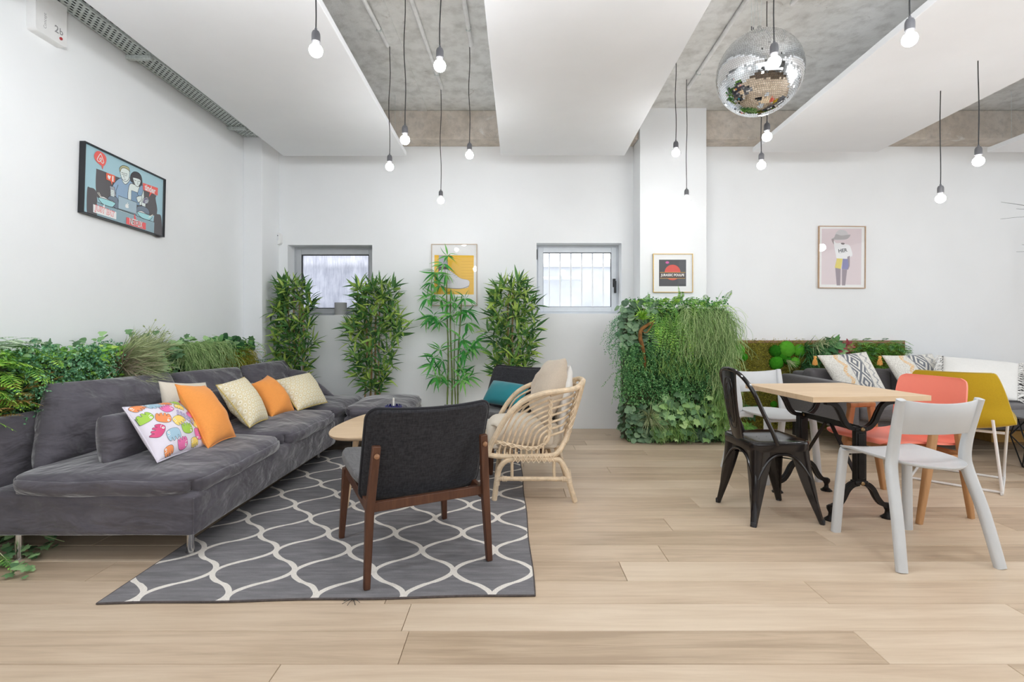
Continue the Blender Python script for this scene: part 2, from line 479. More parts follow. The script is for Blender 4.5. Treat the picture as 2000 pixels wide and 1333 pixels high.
# floor: joists below, single oak planks above
fl = MB().b2((XL - .2, -3.6, -.08), (XR + .1, D + .3, -.0125)).build('floor', M['subfloor'], ang=None, kind='structure')
rng = random.Random(11)
PW = .176
def plank(x0, x1, y0, y1):
    g = .0009; c = .002; h = rng.uniform(-.0004, .0003)
    x0 += g; x1 -= g; y0 += g; y1 -= g
    ring = lambda i, z: [(x0 + i, y0 + i, z), (x1 - i, y0 + i, z), (x1 - i, y1 - i, z), (x0 + i, y1 - i, z)]
    MB().loft([ring(0, -.012), ring(0, -c + h), ring(c * .6, h)]).build('plank', M['floor_oak'], fl, ang=None)
for k in range(-13, 20):
    y0 = 1.963 + k * PW; y1 = y0 + PW
    if y0 > D: break
    y1 = min(y1, D)
    x = XL - rng.uniform(0, 1.6)
    while x < XR:
        L = rng.uniform(1.5, 2.3) if y0 > 1.2 else 3.4
        a, b = max(x, XL), min(x + L, XR)
        if b - a > .02: plank(a, b, y0, y1)
        x += L

# walls
def wall(name, boxes, m=M['white_wall']):
    mb = MB()
    for lo, hi in boxes: mb.b2(lo, hi)
    return mb.build(name, m, ang=None, kind='structure')
T = .27
WL = (-2.345, -1.462, 1.187, 1.922); WR = (.257, 1.146, 1.205, 1.943)
xs = [XL - .2, WL[0], WL[1], WR[0], WR[1], XR + .2]
bx = [((xs[0], D, 0), (xs[1], D + T, 3.4)), ((xs[2], D, 0), (xs[3], D + T, 3.4)), ((xs[4], D, 0), (xs[5], D + T, 3.4))]
for q in (WL, WR):
    bx += [((q[0], D, 0), (q[1], D + T, q[2])), ((q[0], D, q[3]), (q[1], D + T, 3.4))]
wall('wall_back', bx)
wall('wall_left', [((XL - .2, -3.6, 0), (XL, D, 3.4))])
wall('wall_right', [((XR, -3.6, 0), (XR + .2, D, 3.4))])
wall('wall_rear', [((XL - .2, -3.8, 0), (XR + .2, -3.6, 3.4))], mk('grey_rear_wall', (128, 126, 124), .8, var=.03, kind='World'))
MB().b2((XL, 4.99, 0), (-2.436, D, SLAB)).build('column_corner', M['white_wall'], bevel=.004, ang=None, kind='structure')
MB().b2((1.269, 5.08, 0), (1.93, D, SLAB)).build('column_middle', M['white_wall'], bevel=.004, ang=None, kind='structure')
MB().b2((XL - .2, -3.6, SLAB), (XR + .2, D + .3, SLAB + .2)).build('ceiling', M['concrete'], ang=None, kind='structure')
mb = MB()
mb.b2((-2.436, 5.13, 2.95), (1.269, D, SLAB)).b2((1.93, 5.13, 2.95), (XR, D, SLAB))
mb.build('beam', M['beam'], bevel=.012, ang=None, kind='structure')
MB().b2((-.945, 1.0, SLAB - .012), (-.85, 5.13, SLAB)).build('trim_1', M['concrete'], ang=None, kind='structure')

# windows
FY = D + .155
def rect_frame(mb, q, w_, y0, y1, mi=0):
    x0, x1, z0, z1 = q
    mb.b2((x0, y0, z0), (x0 + w_, y1, z1), mi).b2((x1 - w_, y0, z0), (x1, y1, z1), mi)
    mb.b2((x0 + w_, y0, z1 - w_), (x1 - w_, y1, z1), mi).b2((x0 + w_, y0, z0), (x1 - w_, y1, z0 + w_), mi)
def inset(q, k): return (q[0] + k, q[1] - k, q[2] + k, q[3] - k)

t = NT('rain_streaked_frosted_glass')
f = t.noise(t.coord('World', (95, 1, 7)), 1, 4, .65)
f2 = t.noise(t.coord('World', (14, 1, 9)), 1, 4, .6)
col = t.ramp(t.math('ADD', t.math('MULTIPLY', f, .6), t.math('MULTIPLY', f2, .4)), [(.34, lin(206, 207, 214)), (.62, lin(238, 238, 242))])
tr = t.n('ShaderNodeBsdfTranslucent', {'Color': col}); gl = t.n('ShaderNodeBsdfGlossy', {'Color': (1, 1, 1, 1), 'Roughness': .08})
rf = t.n('ShaderNodeBsdfRefraction', {'Color': col, 'Roughness': .85, 'IOR': 1.02})
m0 = t.n('ShaderNodeMixShader', {0: .6, 1: tr.outputs[0], 2: rf.outputs[0]})
fr = t.n('ShaderNodeFresnel', {'IOR': 1.45})
ff = t.math('MULTIPLY', fr.outputs[0], t.math('SUBTRACT', 1.0, t.n('ShaderNodeNewGeometry').outputs['Backfacing']))
mx = t.n('ShaderNodeMixShader', {0: ff, 1: m0.outputs[0], 2: gl.outputs[0]}); t.L.new(mx.outputs[0], t.out.inputs[0])
M['frosted'] = t.m
t = NT('clear_glass')
tr = t.n('ShaderNodeBsdfTransparent', {'Color': (.99, .99, .99, 1)}); gl = t.n('ShaderNodeBsdfGlossy', {'Color': (1, 1, 1, 1), 'Roughness': .0})
fr = t.n('ShaderNodeFresnel', {'IOR': 1.45})
ff = t.math('MULTIPLY', fr.outputs[0], t.math('SUBTRACT', 1.0, t.n('ShaderNodeNewGeometry').outputs['Backfacing']))
mx = t.n('ShaderNodeMixShader', {0: ff, 1: tr.outputs[0], 2: gl.outputs[0]}); t.L.new(mx.outputs[0], t.out.inputs[0])
M['glass'] = t.m

def window(name, q, m, pane, gask):
    mb = MB(); rect_frame(mb, q, .035, FY + .012, FY + .09)
    root = mb.build(name, m, ang=None, bevel=.003, kind='structure')
    q2 = inset(q, .022); mb = MB(); rect_frame(mb, q2, .055, FY - .0, FY + .06)
    mb.build('sash', m, root, ang=None, bevel=.004)
    q3 = inset(q2, .055); mb = MB(); rect_frame(mb, q3, gask, FY + .008, FY + .04)
    mb.build('gasket', M['dark_gasket'], root, ang=None)
    q4 = inset(q3, .001)
    MB().b2((q4[0], FY + .022, q4[2]), (q4[1], FY + .028, q4[3])).build('pane', pane, root, ang=None)
    return root
window('window_1', WL, M['grey_frame'], M['frosted'], .008)
w2 = window('window_2', WR, M['pale_frame'], M['glass'], .004)
hd = MB(); hx, hz = 1.098, 1.06 + .087 * 5.5
hd.box((hx, FY - .008, hz + .0), (.03, .016, .09)); hd.box((hx + .006, FY - .032, hz - .045), (.024, .016, .13)); hd.tube([(hx, FY - .016, hz), (hx, FY - .04, hz)], .009)
hd.build('handle', M['dark_gasket'], w2, bevel=.004, label='dark grey window handle')
hg = MB(); hg.tube([(WR[0] + .008, FY - .004, 1.79), (WR[0] + .008, FY - .004, 1.9)], .007); hg.build('hinge', M['dark_gasket'], w2)
hg = MB(); hg.tube([(WR[0] + .008, FY - .004, 1.22), (WR[0] + .008, FY - .004, 1.3)], .007); hg.build('hinge', M['dark_gasket'], w2)
for i in range(6):
    x = .415 + i * .1205
    MB().tube([(x, FY + .2, 1.12), (x, FY + .2, 2.05)], .0095, 8).build('security_bar', M['white_metal'], w2)
# the light well outside: low grey wall, pipe along it, mesh fence above
M['outside'] = mk('weathered_render', (216, 218, 223), .8, var=.12, scale=2.2, kind='World', bump=.2, bscale=20)
ew = MB().b2((-4.2, 7.0, -.1), (5, 7.2, 1.905)).build('exterior_wall', M['outside'], ang=None, kind='structure')
MB().b2((-4.2, D + T + .01, -.2), (5, 7.0, -.1)).build('exterior_ground', M['outside'], ang=None, kind='structure')
MB().b2((-4.2, 6.96, 1.885), (5, 7.24, 1.925)).build('coping', M['white_metal'], ew, ang=None)
pp = MB(); pp.tube([(-.5, 6.9, 1.72), (.93, 6.9, 1.72)], .026, 10); pp.tube([(.93, 6.9, 1.72), (.93, 7.02, 1.72)], .026, 10)
pp.build('pipe', M['white_metal'], ew)
for x in (.28, .66): MB().box((x, 6.92, 1.72), (.018, .1, .07)).build('pipe_clip', M['galv'], ew)
wf = MB()
for i in range(70): wf.box((-1.2 + i * .055, 7.1, 2.2), (.004, .004, .56))
for i in range(10): wf.box((.72, 7.1, 1.95 + i * .055), (3.9, .004, .004))
wf.build('wire_mesh', M['galv'], ew, ang=None, kind='stuff')

# hung white felt panels
def ceiling_panel(near, far, label, dn, df):
    (xa, xb), (xc, xd) = near, far
    z = 2.727; root = thing('ceiling_panel', label, 'ceiling panel', ((xa + xb + xc + xd) / 4, (dn + df) / 2, z), 0, 'white panels hung below the concrete ceiling')
    mb = MB(); vs = [(xa, dn), (xb, dn), (xd, df), (xc, df)]
    mb.loft([[(x, y, z) for x, y in vs], [(x, y, z + .045) for x, y in vs]])
    mb.build('felt_board', M['panel'], root, True, None, bevel=.004)
    for a, b in ((.06, .97), (.94, .97), (.06, .52), (.94, .52)):
        y = dn + (df - dn) * b; x0 = xa + (xc - xa) * b; x1 = xb + (xd - xb) * b; x = x0 + (x1 - x0) * a
        MB().tube([(x, y, z + .04), (x, y, SLAB + .01)], .0015, 5).build('hanging_wire', M['galv'], root, True)
def lx(x0, d0, x1, d1, d): return x0 + (x1 - x0) * (d - d0) / (d1 - d0)
dn = -.8
ceiling_panel((lx(-.989, 2.603, -1.027, 4.976, dn) - 1.195, lx(-.989, 2.603, -1.027, 4.976, dn)), (-2.222, -1.027), 'white ceiling panel hung beside the perforated cable tray', dn, 4.976)
ceiling_panel((lx(-.143, 2.603, -.109, 4.96, dn), lx(1.015, 2.603, 1.091, 4.96, dn)), (-.109, 1.091), 'white ceiling panel hung between the disco ball and the cluster of five bulbs', dn, 4.96)
ceiling_panel((lx(2.166, 2.603, 2.289, 4.87, dn), lx(3.42, 3.42, 3.467, 4.87, dn)), (2.289, 3.467), 'white ceiling panel slanting past the disco ball above the dining table', dn, 4.87)
ceiling_panel((4.30, 5.5), (4.52, 5.72), 'white ceiling panel above the white fringed pillow, only its corner in view', dn, 4.87)

# white conduits on the concrete
def conduit(x0, y0, x1, y1, label):
    root = thing('conduit', label, 'conduit', (x1, y1, SLAB - .016), 0, 'white conduits along the ceiling')
    MB().tube([(x0, y0, SLAB - .018), (x1, y1, SLAB - .018)], .0155, 10).build('tube', M['glass_white'], root, True)
    n = max(2, int((y1 - y0) / 1.1))
    for i in range(n):
        f = (i + .8) / n; x = x0 + (x1 - x0) * f; y = y0 + (y1 - y0) * f
        MB().box((x, y, SLAB - .0185), (.036, .012, .033)).build('clip', M['galv'], root, True, None)
conduit(-1.10, .6, -.954, 3.927, 'white ceiling conduit feeding the lowest bulb by the cable tray panel')
conduit(-.74, .6, -.634, 4.625, 'white ceiling conduit feeding the low bulb in front of the back wall')
conduit(-.335, .6, -.314, 3.927, 'white ceiling conduit ending beside the middle ceiling panel')
conduit(1.45, .6, 1.592, 4.615, 'white ceiling conduit running from behind the disco ball to the white column')
conduit(1.88, .6, 1.87, 3.42, 'short white ceiling conduit passing directly above the disco ball')

# smoke detector peeping in at the top of the picture
root = thing('smoke_detector', 'white round smoke detector on the concrete between two ceiling panels', 'smoke detector', (-.80, 3.24, SLAB))
MB().lathe([(.001, -.055), (.03, -.055), (.05, -.04), (.062, -.02), (.066, 0)], 24).build('housing', M['white_metal'], root)
MB().lathe([(.036, -.056), (.036, -.048), (.054, -.043), (.054, -.03)], 24).build('sensor_ring', M['dark_gasket'], root)

# perforated cable tray
root = thing('cable_tray', 'perforated galvanised cable tray along the left wall near the ceiling', 'cable tray', (-2.525, 3.4, 2.91))
x0, x1, ya, yb, zt = -2.603, -2.452, 1.6, 4.97, 2.91
mb = MB(); rows = 6; pitch = .042; sl = .024; wr_ = (x1 - x0) / (rows * 2 + 1)
for r_ in range(rows + 1):
    mb.b2((x0 + r_ * 2 * wr_, ya, zt), (x0 + (r_ * 2 + 1) * wr_, yb, zt + .0015))
for r_ in range(rows):
    y = ya + (.5 * pitch if r_ % 2 else 0)
    while y < yb - pitch:
        mb.b2((x0 + (r_ * 2 + 1) * wr_, y + sl, zt), (x0 + (r_ * 2 + 2) * wr_, y + pitch, zt + .0015)); y += pitch
for x in (x0, x1):
    mb.b2((x - .001, ya, zt), (x + .001, yb, zt + .016)); mb.b2((x - .001, ya, zt + .03), (x + .001, yb, zt + .05))
    y = ya
    while y < yb - .05: mb.b2((x - .001, y, zt + .016), (x + .001, y + .022, zt + .03)); y += .05
mb.build('perforated_channel', M['galv'], root, True, None, kind='stuff')
for i in range(5):
    x = x0 + .02 + i * .027
    MB().tube([(x + .004 * math.sin(k * 1.3 + i), ya + k * .2, zt + .014 + .004 * math.sin(k + i)) for k in range(17)], .0105, 6).build('cable', M['cord'], root, True)
MB().b2((x0 + .004, ya, zt + .026), (x1 - .004, yb - .01, zt + .03)).build('dark_slot_sheet', M['cord'], root, True, None)  # dark sheet added over the cables so the tray slots look black
for y in (2.35, 3.485, 4.72):
    MB().box((-2.535, y, zt - .014), (.17, .034, .026)).build('bracket', M['galv'], root, True, None, bevel=.003)

# emergency light box high on the left wall
root = thing('emergency_light', 'white emergency light box reading Concept 2b high on the left wall', 'emergency light', (XL, 2.86, 2.86), R(90))
mb = MB(); o_ = rounded(.20, .38, .02)
mb.loft([[(x, 0, y) for x, y in o_], [(x, -.045, y) for x, y in o_], [(x * .97, -.05, y * .985) for x, y in o_]]).build('housing', M['white_metal'], root, ang=40)
mb = MB()
for a, b in (((-.045, .05), (.06, .055)), ((-.045, .15), (.06, .155)), ((-.045, .05), (-.040, .155)), ((.055, .05), (.06, .155))):
    mb.b2((a[0], -.053, a[1]), (b[0], -.049, b[1]))
mb.build('lens_frame', M['socket'], root, ang=None)
t = NT('red_lamp'); t.base(lin(170, 30, 40)); t.val('Roughness', .3); M['red'] = t.m
mb = MB(); mb.lathe([(.008, 0), (.008, .006), (.004, .009)], 12, (.055, -.05, -.155), Matrix.Rotation(R(90), 3, 'X')); mb.build('indicator', M['red'], root)

# ================================================================ flat prints
PC = {}
def ink(rgb, rough=.55):
    k = (rgb, rough)
    if k not in PC:
        t = NT('print_ink_%d_%d_%d' % rgb); t.base(lin(*rgb)); t.val('Roughness', rough); t.val('Specular IOR Level', .25); PC[k] = t.m
    return PC[k]
TXT = {}
def text2d(s_, bold=0.0):
    k = (s_, bold)
    if k in TXT: return TXT[k]
    c = bpy.data.curves.new('lettering', 'FONT'); c.body = s_; c.align_x = 'CENTER'; c.align_y = 'CENTER'; c.size = 1; c.offset = bold; c.resolution_u = 3
    o = bpy.data.objects.new('lettering', c); COL.objects.link(o)
    bpy.context.view_layer.update()
    dg = bpy.context.evaluated_depsgraph_get()
    me = bpy.data.meshes.new_from_object(o.evaluated_get(dg))
    vs = [(v_.co.x, v_.co.y) for v_ in me.vertices]; fs = [tuple(p.vertices) for p in me.polygons]
    bpy.data.objects.remove(o); bpy.data.curves.remove(c); bpy.data.meshes.remove(me)
    xs_ = [v_[0] for v_ in vs]; ys_ = [v_[1] for v_ in vs]; cx, cy = (min(xs_) + max(xs_)) / 2, (min(ys_) + max(ys_)) / 2
    w_, h_ = max(xs_) - min(xs_), max(ys_) - min(ys_)
    TXT[k] = ([(x - cx, y - cy) for x, y in vs], fs, w_, h_); return TXT[k]
from mathutils.geometry import tessellate_polygon
class Art:
    """flat colour areas and letters, in layers a fraction of a millimetre apart, mapped by fn(x, y, lift)"""
    def __init__(s, fn, conv=None, step=.00004):
        s.fn = fn; s.conv = conv or (lambda a, b: (a, b)); s.mb = MB(); s.mats = []; s.z = 0; s.step = step; s.gain = 1.0
    def mi(s, rgb):
        m = ink(tuple(min(248, int(c * s.gain)) for c in rgb))
        if m not in s.mats: s.mats.append(m)
        return s.mats.index(m)
    def raw(s, pts, rgb):
        s.z += s.step; n = len(pts)
        tris = tessellate_polygon([[Vector((x, y, 0)) for x, y in pts]])
        s.mb.add([s.fn(x, y, s.z) for x, y in pts], tris, s.mi(rgb))
    def radial(s, pts, rgb, rings=4):
        s.z += s.step; n = len(pts); cx = sum(p[0] for p in pts) / n; cy = sum(p[1] for p in pts) / n
        vs = [s.fn(cx + (x - cx) * k / rings, cy + (y - cy) * k / rings, s.z) for k in range(rings, 0, -1) for x, y in pts] + [s.fn(cx, cy, s.z)]
        fs = [(k * n + i, k * n + (i + 1) % n, (k + 1) * n + (i + 1) % n, (k + 1) * n + i) for k in range(rings - 1) for i in range(n)]
        fs += [((rings - 1) * n + i, (rings - 1) * n + (i + 1) % n, rings * n) for i in range(n)]
        s.mb.add(vs, fs, s.mi(rgb))
    def poly(s, pts, rgb, line=0, lrgb=(30, 34, 40)):
        q = [s.conv(*p) for p in pts]
        s.raw(q, rgb)
        if line: s.stroke(q, line, lrgb, True)
    def blob(s, pts, rgb, line=0, lrgb=(30, 34, 40), n=5):
        q = [Vector((*s.conv(*p), 0)) for p in pts]
        q = [(p.x, p.y) for p in smoothpts(q, n, True)]
        s.raw(q, rgb)
        if line: s.stroke(q, line, lrgb, True)
    def ell(s, cx, cy, rx, ry, rgb, rot=0, line=0, lrgb=(30, 34, 40), n=24):
        c, k = math.cos(R(rot)), math.sin(R(rot))
        pts = [(cx + rx * math.cos(a) * c - ry * math.sin(a) * k, cy + rx * math.cos(a) * k + ry * math.sin(a) * c) for a in [2 * math.pi * i / n for i in range(n)]]
        s.poly(pts, rgb, line, lrgb)
    def stroke(s, q, w_, rgb, closed=False):
        s.z += s.step; n = len(q); mi = s.mi(rgb); P = [Vector(p) for p in q]
        L_, R_ = [], []
        for i in range(n):
            a = P[i - 1] if (i or closed) else P[i]; b = P[(i + 1) % n] if (i < n - 1 or closed) else P[i]
            d = (b - a)
            d = d.normalized() if d.length > 1e-9 else Vector((1, 0))
            nn = Vector((-d.y, d.x)) * w_ / 2
            L_.append(P[i] + nn); R_.append(P[i] - nn)
        vs = [s.fn(p.x, p.y, s.z) for p in L_] + [s.fn(p.x, p.y, s.z) for p in R_]
        fs = [(i, (i + 1) % n, n + (i + 1) % n, n + i) for i in range(n if closed else n - 1)]
        s.mb.add(vs, fs, mi)
    def line(s, pts, w_, rgb, smooth=0, closed=False):
        q = [s.conv(*p) for p in pts]
        if smooth: q = [(p.x, p.y) for p in smoothpts([Vector((*p, 0)) for p in q], smooth, closed)]
        s.stroke(q, w_, rgb, closed)
    def text(s, body, c, w_, rgb, rot=0, bold=.02, h=None, raw=False):
        vs, fs, tw, th = text2d(body, bold)
        cx, cy = c if raw else s.conv(*c); k = w_ / tw; ky = (h / th) if h else k
        a, b = math.cos(R(rot)), math.sin(R(rot)); s.z += s.step
        s.mb.add([s.fn(cx + x * k * a - y * ky * b, cy + x * k * b + y * ky * a, s.z) for x, y in vs], fs, s.mi(rgb))
    def build(s, name, parent, **kw):
        return s.mb.build(name, s.mats, parent, ang=None, **kw)
# letters on the emergency light
a = Art(lambda x, y, z: (x, -.0502 - z, y))
LF = lambda x, y, z: (x, -.0502 - z, y)
for ch_, cx_, w_ in (('2', .030, .026), ('b', .060, .022)):
    a = Art(LF); a.text(ch_, (cx_, -.115), w_, (150, 150, 152), 0, .02); a.build('lettering', root)
a = Art(LF); a.text('Concept', (-.04, -.11), .085, (170, 170, 172), 90, .01); a.build('word_lettering', root, kind='stuff')
a = Art(LF); a.poly([(-.045, .03), (.0, .03), (.0, .036), (-.045, .036)], (190, 120, 90)); a.build('status_bar', root)

def poster(name, label, cat, loc, w_, h_, rz, tilt, fw, fd, fmat, crop):
    """local frame: x right, z up, -y towards the viewer; crop=(origin u, v, scale) of the picture used to read positions"""
    root = thing(name, label, cat, loc, rz); root.rotation_euler = (0, tilt, rz)
    Mx = Matrix.Translation(Vector(loc)) @ root.rotation_euler.to_matrix().to_4x4(); Mi = Mx.inverted()
    mb = MB(); hw, hh = w_ / 2, h_ / 2
    prof = [(-hw, -hh), (hw, -hh), (hw, hh), (-hw, hh)]
    for (x0, z0), (x1, z1) in zip(prof, prof[1:] + prof[:1]):
        def ins(x, z): return (x - math.copysign(fw, x), z - math.copysign(fw, z))
        (a0, b0), (a1, b1) = ins(x0, z0), ins(x1, z1)
        mb.add([(x0, 0, z0), (x1, 0, z1), (a1, 0, b1), (a0, 0, b0), (x0, -fd, z0), (x1, -fd, z1), (a1, -fd, b1), (a0, -fd, b0)],
               [(0, 3, 2, 1), (4, 5, 6, 7), (0, 1, 5, 4), (2, 3, 7, 6)])
    mb.build('frame', fmat, root, ang=None)
    MB().b2((-hw + fw, -fd * .5, -hh + fw), (hw - fw, -.001, hh - fw)).build('backing', ink((240, 240, 240)), root, ang=None)
    MB().b2((-hw + fw, -fd * .9, -hh + fw), (hw - fw, -fd * .82, hh - fw)).build('pane', M['glass'], root, ang=None)
    y0 = -fd * .5
    cam_l = Mi @ Vector((0, 0, CAMZ))
    def conv(px, py):
        u = crop[0] + px / crop[2]; v_ = crop[1] + py / crop[2]
        tgt = Mi @ W(u, v_, 3.0); dr = tgt - cam_l
        k = (y0 - cam_l.y) / dr.y; p = cam_l + dr * k
        return (max(-hw + fw, min(hw - fw, p.x)), max(-hh + fw, min(hh - fw, p.z)))
    return root, Art(lambda x, y, z: (x, y0 - .0003 - z, y), conv)

# --- the couple on the sofa, left wall
INK = (34, 38, 44)
root, A = poster('framed_print', 'black framed blue print of a couple on a sofa with speech bubbles, left wall', 'poster',
                 (XL + .002, 3.455, 1.9605), .725, .436, R(90), R(1.95), .007, .034, mk('black_frame', (34, 36, 40), .4, var=0), (150, 265, 6.346))
LW = .0032
A.gain = 1.16
A.poly([(80, 40), (1120, 500), (1120, 1300), (60, 980)], (150, 184, 194))
A.blob([(238, 690), (240, 440), (270, 420), (520, 520), (640, 560), (960, 730), (975, 780), (970, 990), (600, 900), (300, 800)], (78, 75, 78))
A.blob([(125, 980), (128, 660), (165, 645), (225, 670), (250, 760), (252, 1010), (180, 1000)], (78, 75, 78))
A.blob([(955, 1230), (960, 980), (1000, 975), (1045, 1010), (1050, 1255)], (78, 75, 78))
A.poly([(248, 825), (470, 895), (960, 1075), (955, 1225), (248, 1000)], (132, 158, 168))
A.line([(250, 825), (500, 910), (960, 1075)], LW, INK)
# man
A.blob([(445, 770), (440, 640), (480, 570), (545, 525), (640, 545), (690, 590), (705, 720), (700, 840), (480, 800)], (132, 158, 184), LW)
A.blob([(560, 540), (555, 500), (645, 510), (650, 560), (605, 605), (570, 575)], (206, 214, 212), LW)
A.blob([(535, 440), (545, 395), (590, 375), (640, 400), (652, 450), (645, 530), (610, 570), (565, 545), (545, 500)], (206, 214, 212), LW)
A.blob([(535, 450), (530, 400), (575, 370), (640, 395), (655, 450), (640, 430), (600, 405), (555, 405)], (168, 166, 128), LW)
A.line([(585, 460), (580, 515), (592, 520)], LW, INK); A.line([(550, 455), (575, 465)], LW, INK); A.line([(598, 470), (625, 480)], LW, INK)
A.line([(595, 495), (622, 498)], LW * .8, INK); A.line([(552, 478), (574, 485)], LW * .8, INK); A.line([(580, 540), (606, 545)], LW * .8, INK)
A.line([(510, 610), (485, 680), (480, 760)], LW, INK)
# woman
A.blob([(635, 800), (640, 650), (670, 595), (740, 620), (815, 640), (830, 720), (820, 850), (700, 860)], (206, 214, 212), LW)
A.poly([(675, 680), (770, 715), (775, 870), (670, 840)], (112, 138, 164), LW)
A.blob([(665, 560), (665, 490), (705, 450), (760, 460), (798, 510), (808, 600), (790, 640), (700, 585)], (58, 56, 60), LW)
A.blob([(697, 545), (700, 520), (780, 545), (785, 590), (755, 635), (720, 610)], (206, 214, 212), LW)
A.line([(752, 560), (752, 590)], LW * .8, INK); A.line([(708, 548), (735, 562)], LW, INK); A.line([(760, 570), (780, 566)], LW, INK); A.line([(748, 600), (760, 602)], LW, INK)
A.blob([(755, 700), (775, 640), (805, 615), (825, 640), (815, 700), (790, 755), (750, 730)], (120, 150, 178), LW)
A.blob([(742, 760), (800, 750), (795, 800), (760, 830), (745, 800)], (206, 214, 212), LW)
A.blob([(800, 860), (815, 790), (850, 760), (890, 785), (880, 830), (850, 850), (845, 890)], (206, 214, 212), LW)
A.poly([(812, 830), (840, 762), (890, 785), (865, 850)], (108, 106, 128), LW)
for k in range(3): A.line([(842, 838 - k * 14), (878, 832 - k * 16)], LW, (206, 214, 212))
# knees, phone hand
A.blob([(385, 800), (390, 760), (430, 748), (500, 780), (510, 900), (460, 890)], (104, 118, 132), LW)
A.blob([(740, 900), (760, 875), (830, 880), (885, 920), (885, 980), (750, 960)], (104, 118, 132), LW)
A.poly([(402, 622), (462, 640), (482, 755), (425, 745)], (146, 150, 158), LW)
for k in range(4): A.line([(414, 676 + k * 20), (458, 692 + k * 20)], LW * 2.4, (206, 214, 212), 0)
# laptop
A.poly([(512, 745), (740, 830), (735, 975), (510, 905)], (150, 172, 184), LW)
A.line([(510, 912), (740, 990)], LW, INK); A.line([(510, 920), (740, 1000)], LW * .7, (200, 210, 214))
A.blob([(598, 862), (606, 846), (618, 852), (632, 848), (640, 860), (634, 872), (640, 886), (630, 900), (618, 897), (606, 896), (597, 880)], (222, 228, 230))
A.ell(640, 872, 7, 9, (150, 172, 184)); A.blob([(618, 846), (622, 834), (630, 832), (627, 843)], (222, 228, 230))
# bowls
for dx, dy, f in ((272, 768, 1.0), (752, 945, .88)):
    A.blob([(dx + 5 * f, dy), (dx + 50 * f, dy - 12), (dx + 110 * f, dy + 22 * f), (dx + 180 * f, dy + 50 * f), (dx + 120 * f, dy + 60 * f)], (214, 222, 214), LW)
    A.blob([(dx, dy), (dx + 190 * f, dy + 62 * f), (dx + 180 * f, dy + 105 * f), (dx + 150 * f, dy + 118 * f), (dx + 60 * f, dy + 88 * f), (dx + 20 * f, dy + 55 * f)], (150, 200, 204), LW)
A.line([(248, 705), (290, 765)], LW, (226, 222, 205)); A.line([(265, 702), (300, 765)], LW, (226, 222, 205))
A.line([(885, 1010), (940, 978)], LW, (226, 222, 205)); A.line([(885, 1020), (935, 990)], LW, (226, 222, 205))
# bubbles
RED = (226, 92, 84)
A.blob([(210, 235), (240, 195), (290, 200), (345, 245), (362, 300), (345, 360), (312, 378), (250, 335), (215, 285)], RED)
A.poly([(296, 365), (325, 375), (314, 425)], RED)
A.line([(270, 325), (250, 305), (250, 285), (282, 232), (296, 235), (326, 320), (322, 340), (308, 340), (280, 300), (282, 280), (298, 282), (300, 300), (275, 325)], LW * 1.6, (244, 240, 238), 4)
A.blob([(358, 470), (375, 465), (460, 495), (468, 510), (466, 570), (450, 580), (370, 548), (360, 535)], (228, 98, 72))
A.poly([(412, 560), (440, 570), (428, 614)], (228, 98, 72))
A.blob([(376, 500), (386, 488), (396, 500), (406, 498), (414, 510), (398, 545), (382, 526)], (246, 240, 238))
A.text('1', (440, 536), .011, (246, 240, 238), 0, .03, .036)
A.poly([(812, 585), (1000, 650), (996, 745), (924, 715), (890, 762), (898, 706), (815, 672)], RED)
A.text('tinder', (904, 663), .112, (246, 240, 238), 0, .03, .046)
A.poly([(196, 850), (310, 890), (336, 848), (342, 902), (484, 950), (482, 1040), (196, 950)], (240, 238, 238))
A.text('JUST EAT', (340, 944), .158, (206, 52, 60), -2, .06, .050); A.text('JUST EAT', (340, 944), .152, (236, 232, 230), -2, .012, .042)
A.poly([(608, 1010), (700, 1040), (708, 965), (735, 1050), (850, 1085), (848, 1168), (606, 1096)], (226, 88, 92))
A.text('NETFLIX', (733, 1084), .122, (46, 44, 48), 0, .045, .044); A.text('NETFLIX', (730, 1083), .122, (236, 228, 228), 0, .015, .044)
A.build('print', root)

# --- yellow print with the shoe, back wall
gold_wood = mk('pale_wood_frame', (196, 176, 154), .5, var=.05)
x0, x1 = -.157 * D, -.068 * D
root, A = poster('framed_print', 'framed yellow print of a high white shoe behind the tall thin bamboo', 'poster',
                 ((x0 + x1) / 2, D - .002, CAMZ + (640 - 537.5) / 1000 * D), x1 - x0, .1205 * D, 0, 0, .007, .018, gold_wood, (490, 440, 3.509))
A.poly([(1258, 205), (1528, 208), (1528, 476), (1256, 474)], (240, 190, 62))
for k in range(7): A.line([(1440, 250 + k * 20), (1524, 250 + k * 20)], .004, (226, 172, 48))
A.poly([(1288, 207), (1348, 207), (1350, 285), (1288, 284)], (176, 172, 190))
A.poly([(1284, 284), (1352, 284), (1350, 318), (1286, 318)], (92, 84, 86))
A.blob([(1288, 318), (1350, 305), (1400, 338), (1440, 366), (1490, 378), (1498, 402), (1480, 430), (1400, 434), (1310, 424), (1282, 405)], (222, 220, 224), .002, (150, 146, 150))
A.line([(1288, 420), (1350, 432), (1440, 436), (1496, 416)], .005, (120, 104, 96), 4)
for k in range(4): A.line([(1362 + k * 14, 330 + k * 9), (1384 + k * 12, 318 + k * 12)], .0035, (160, 156, 160))
A.blob([(1300, 360), (1350, 350), (1395, 385), (1330, 405)], (204, 202, 208))
A.build('print', root)

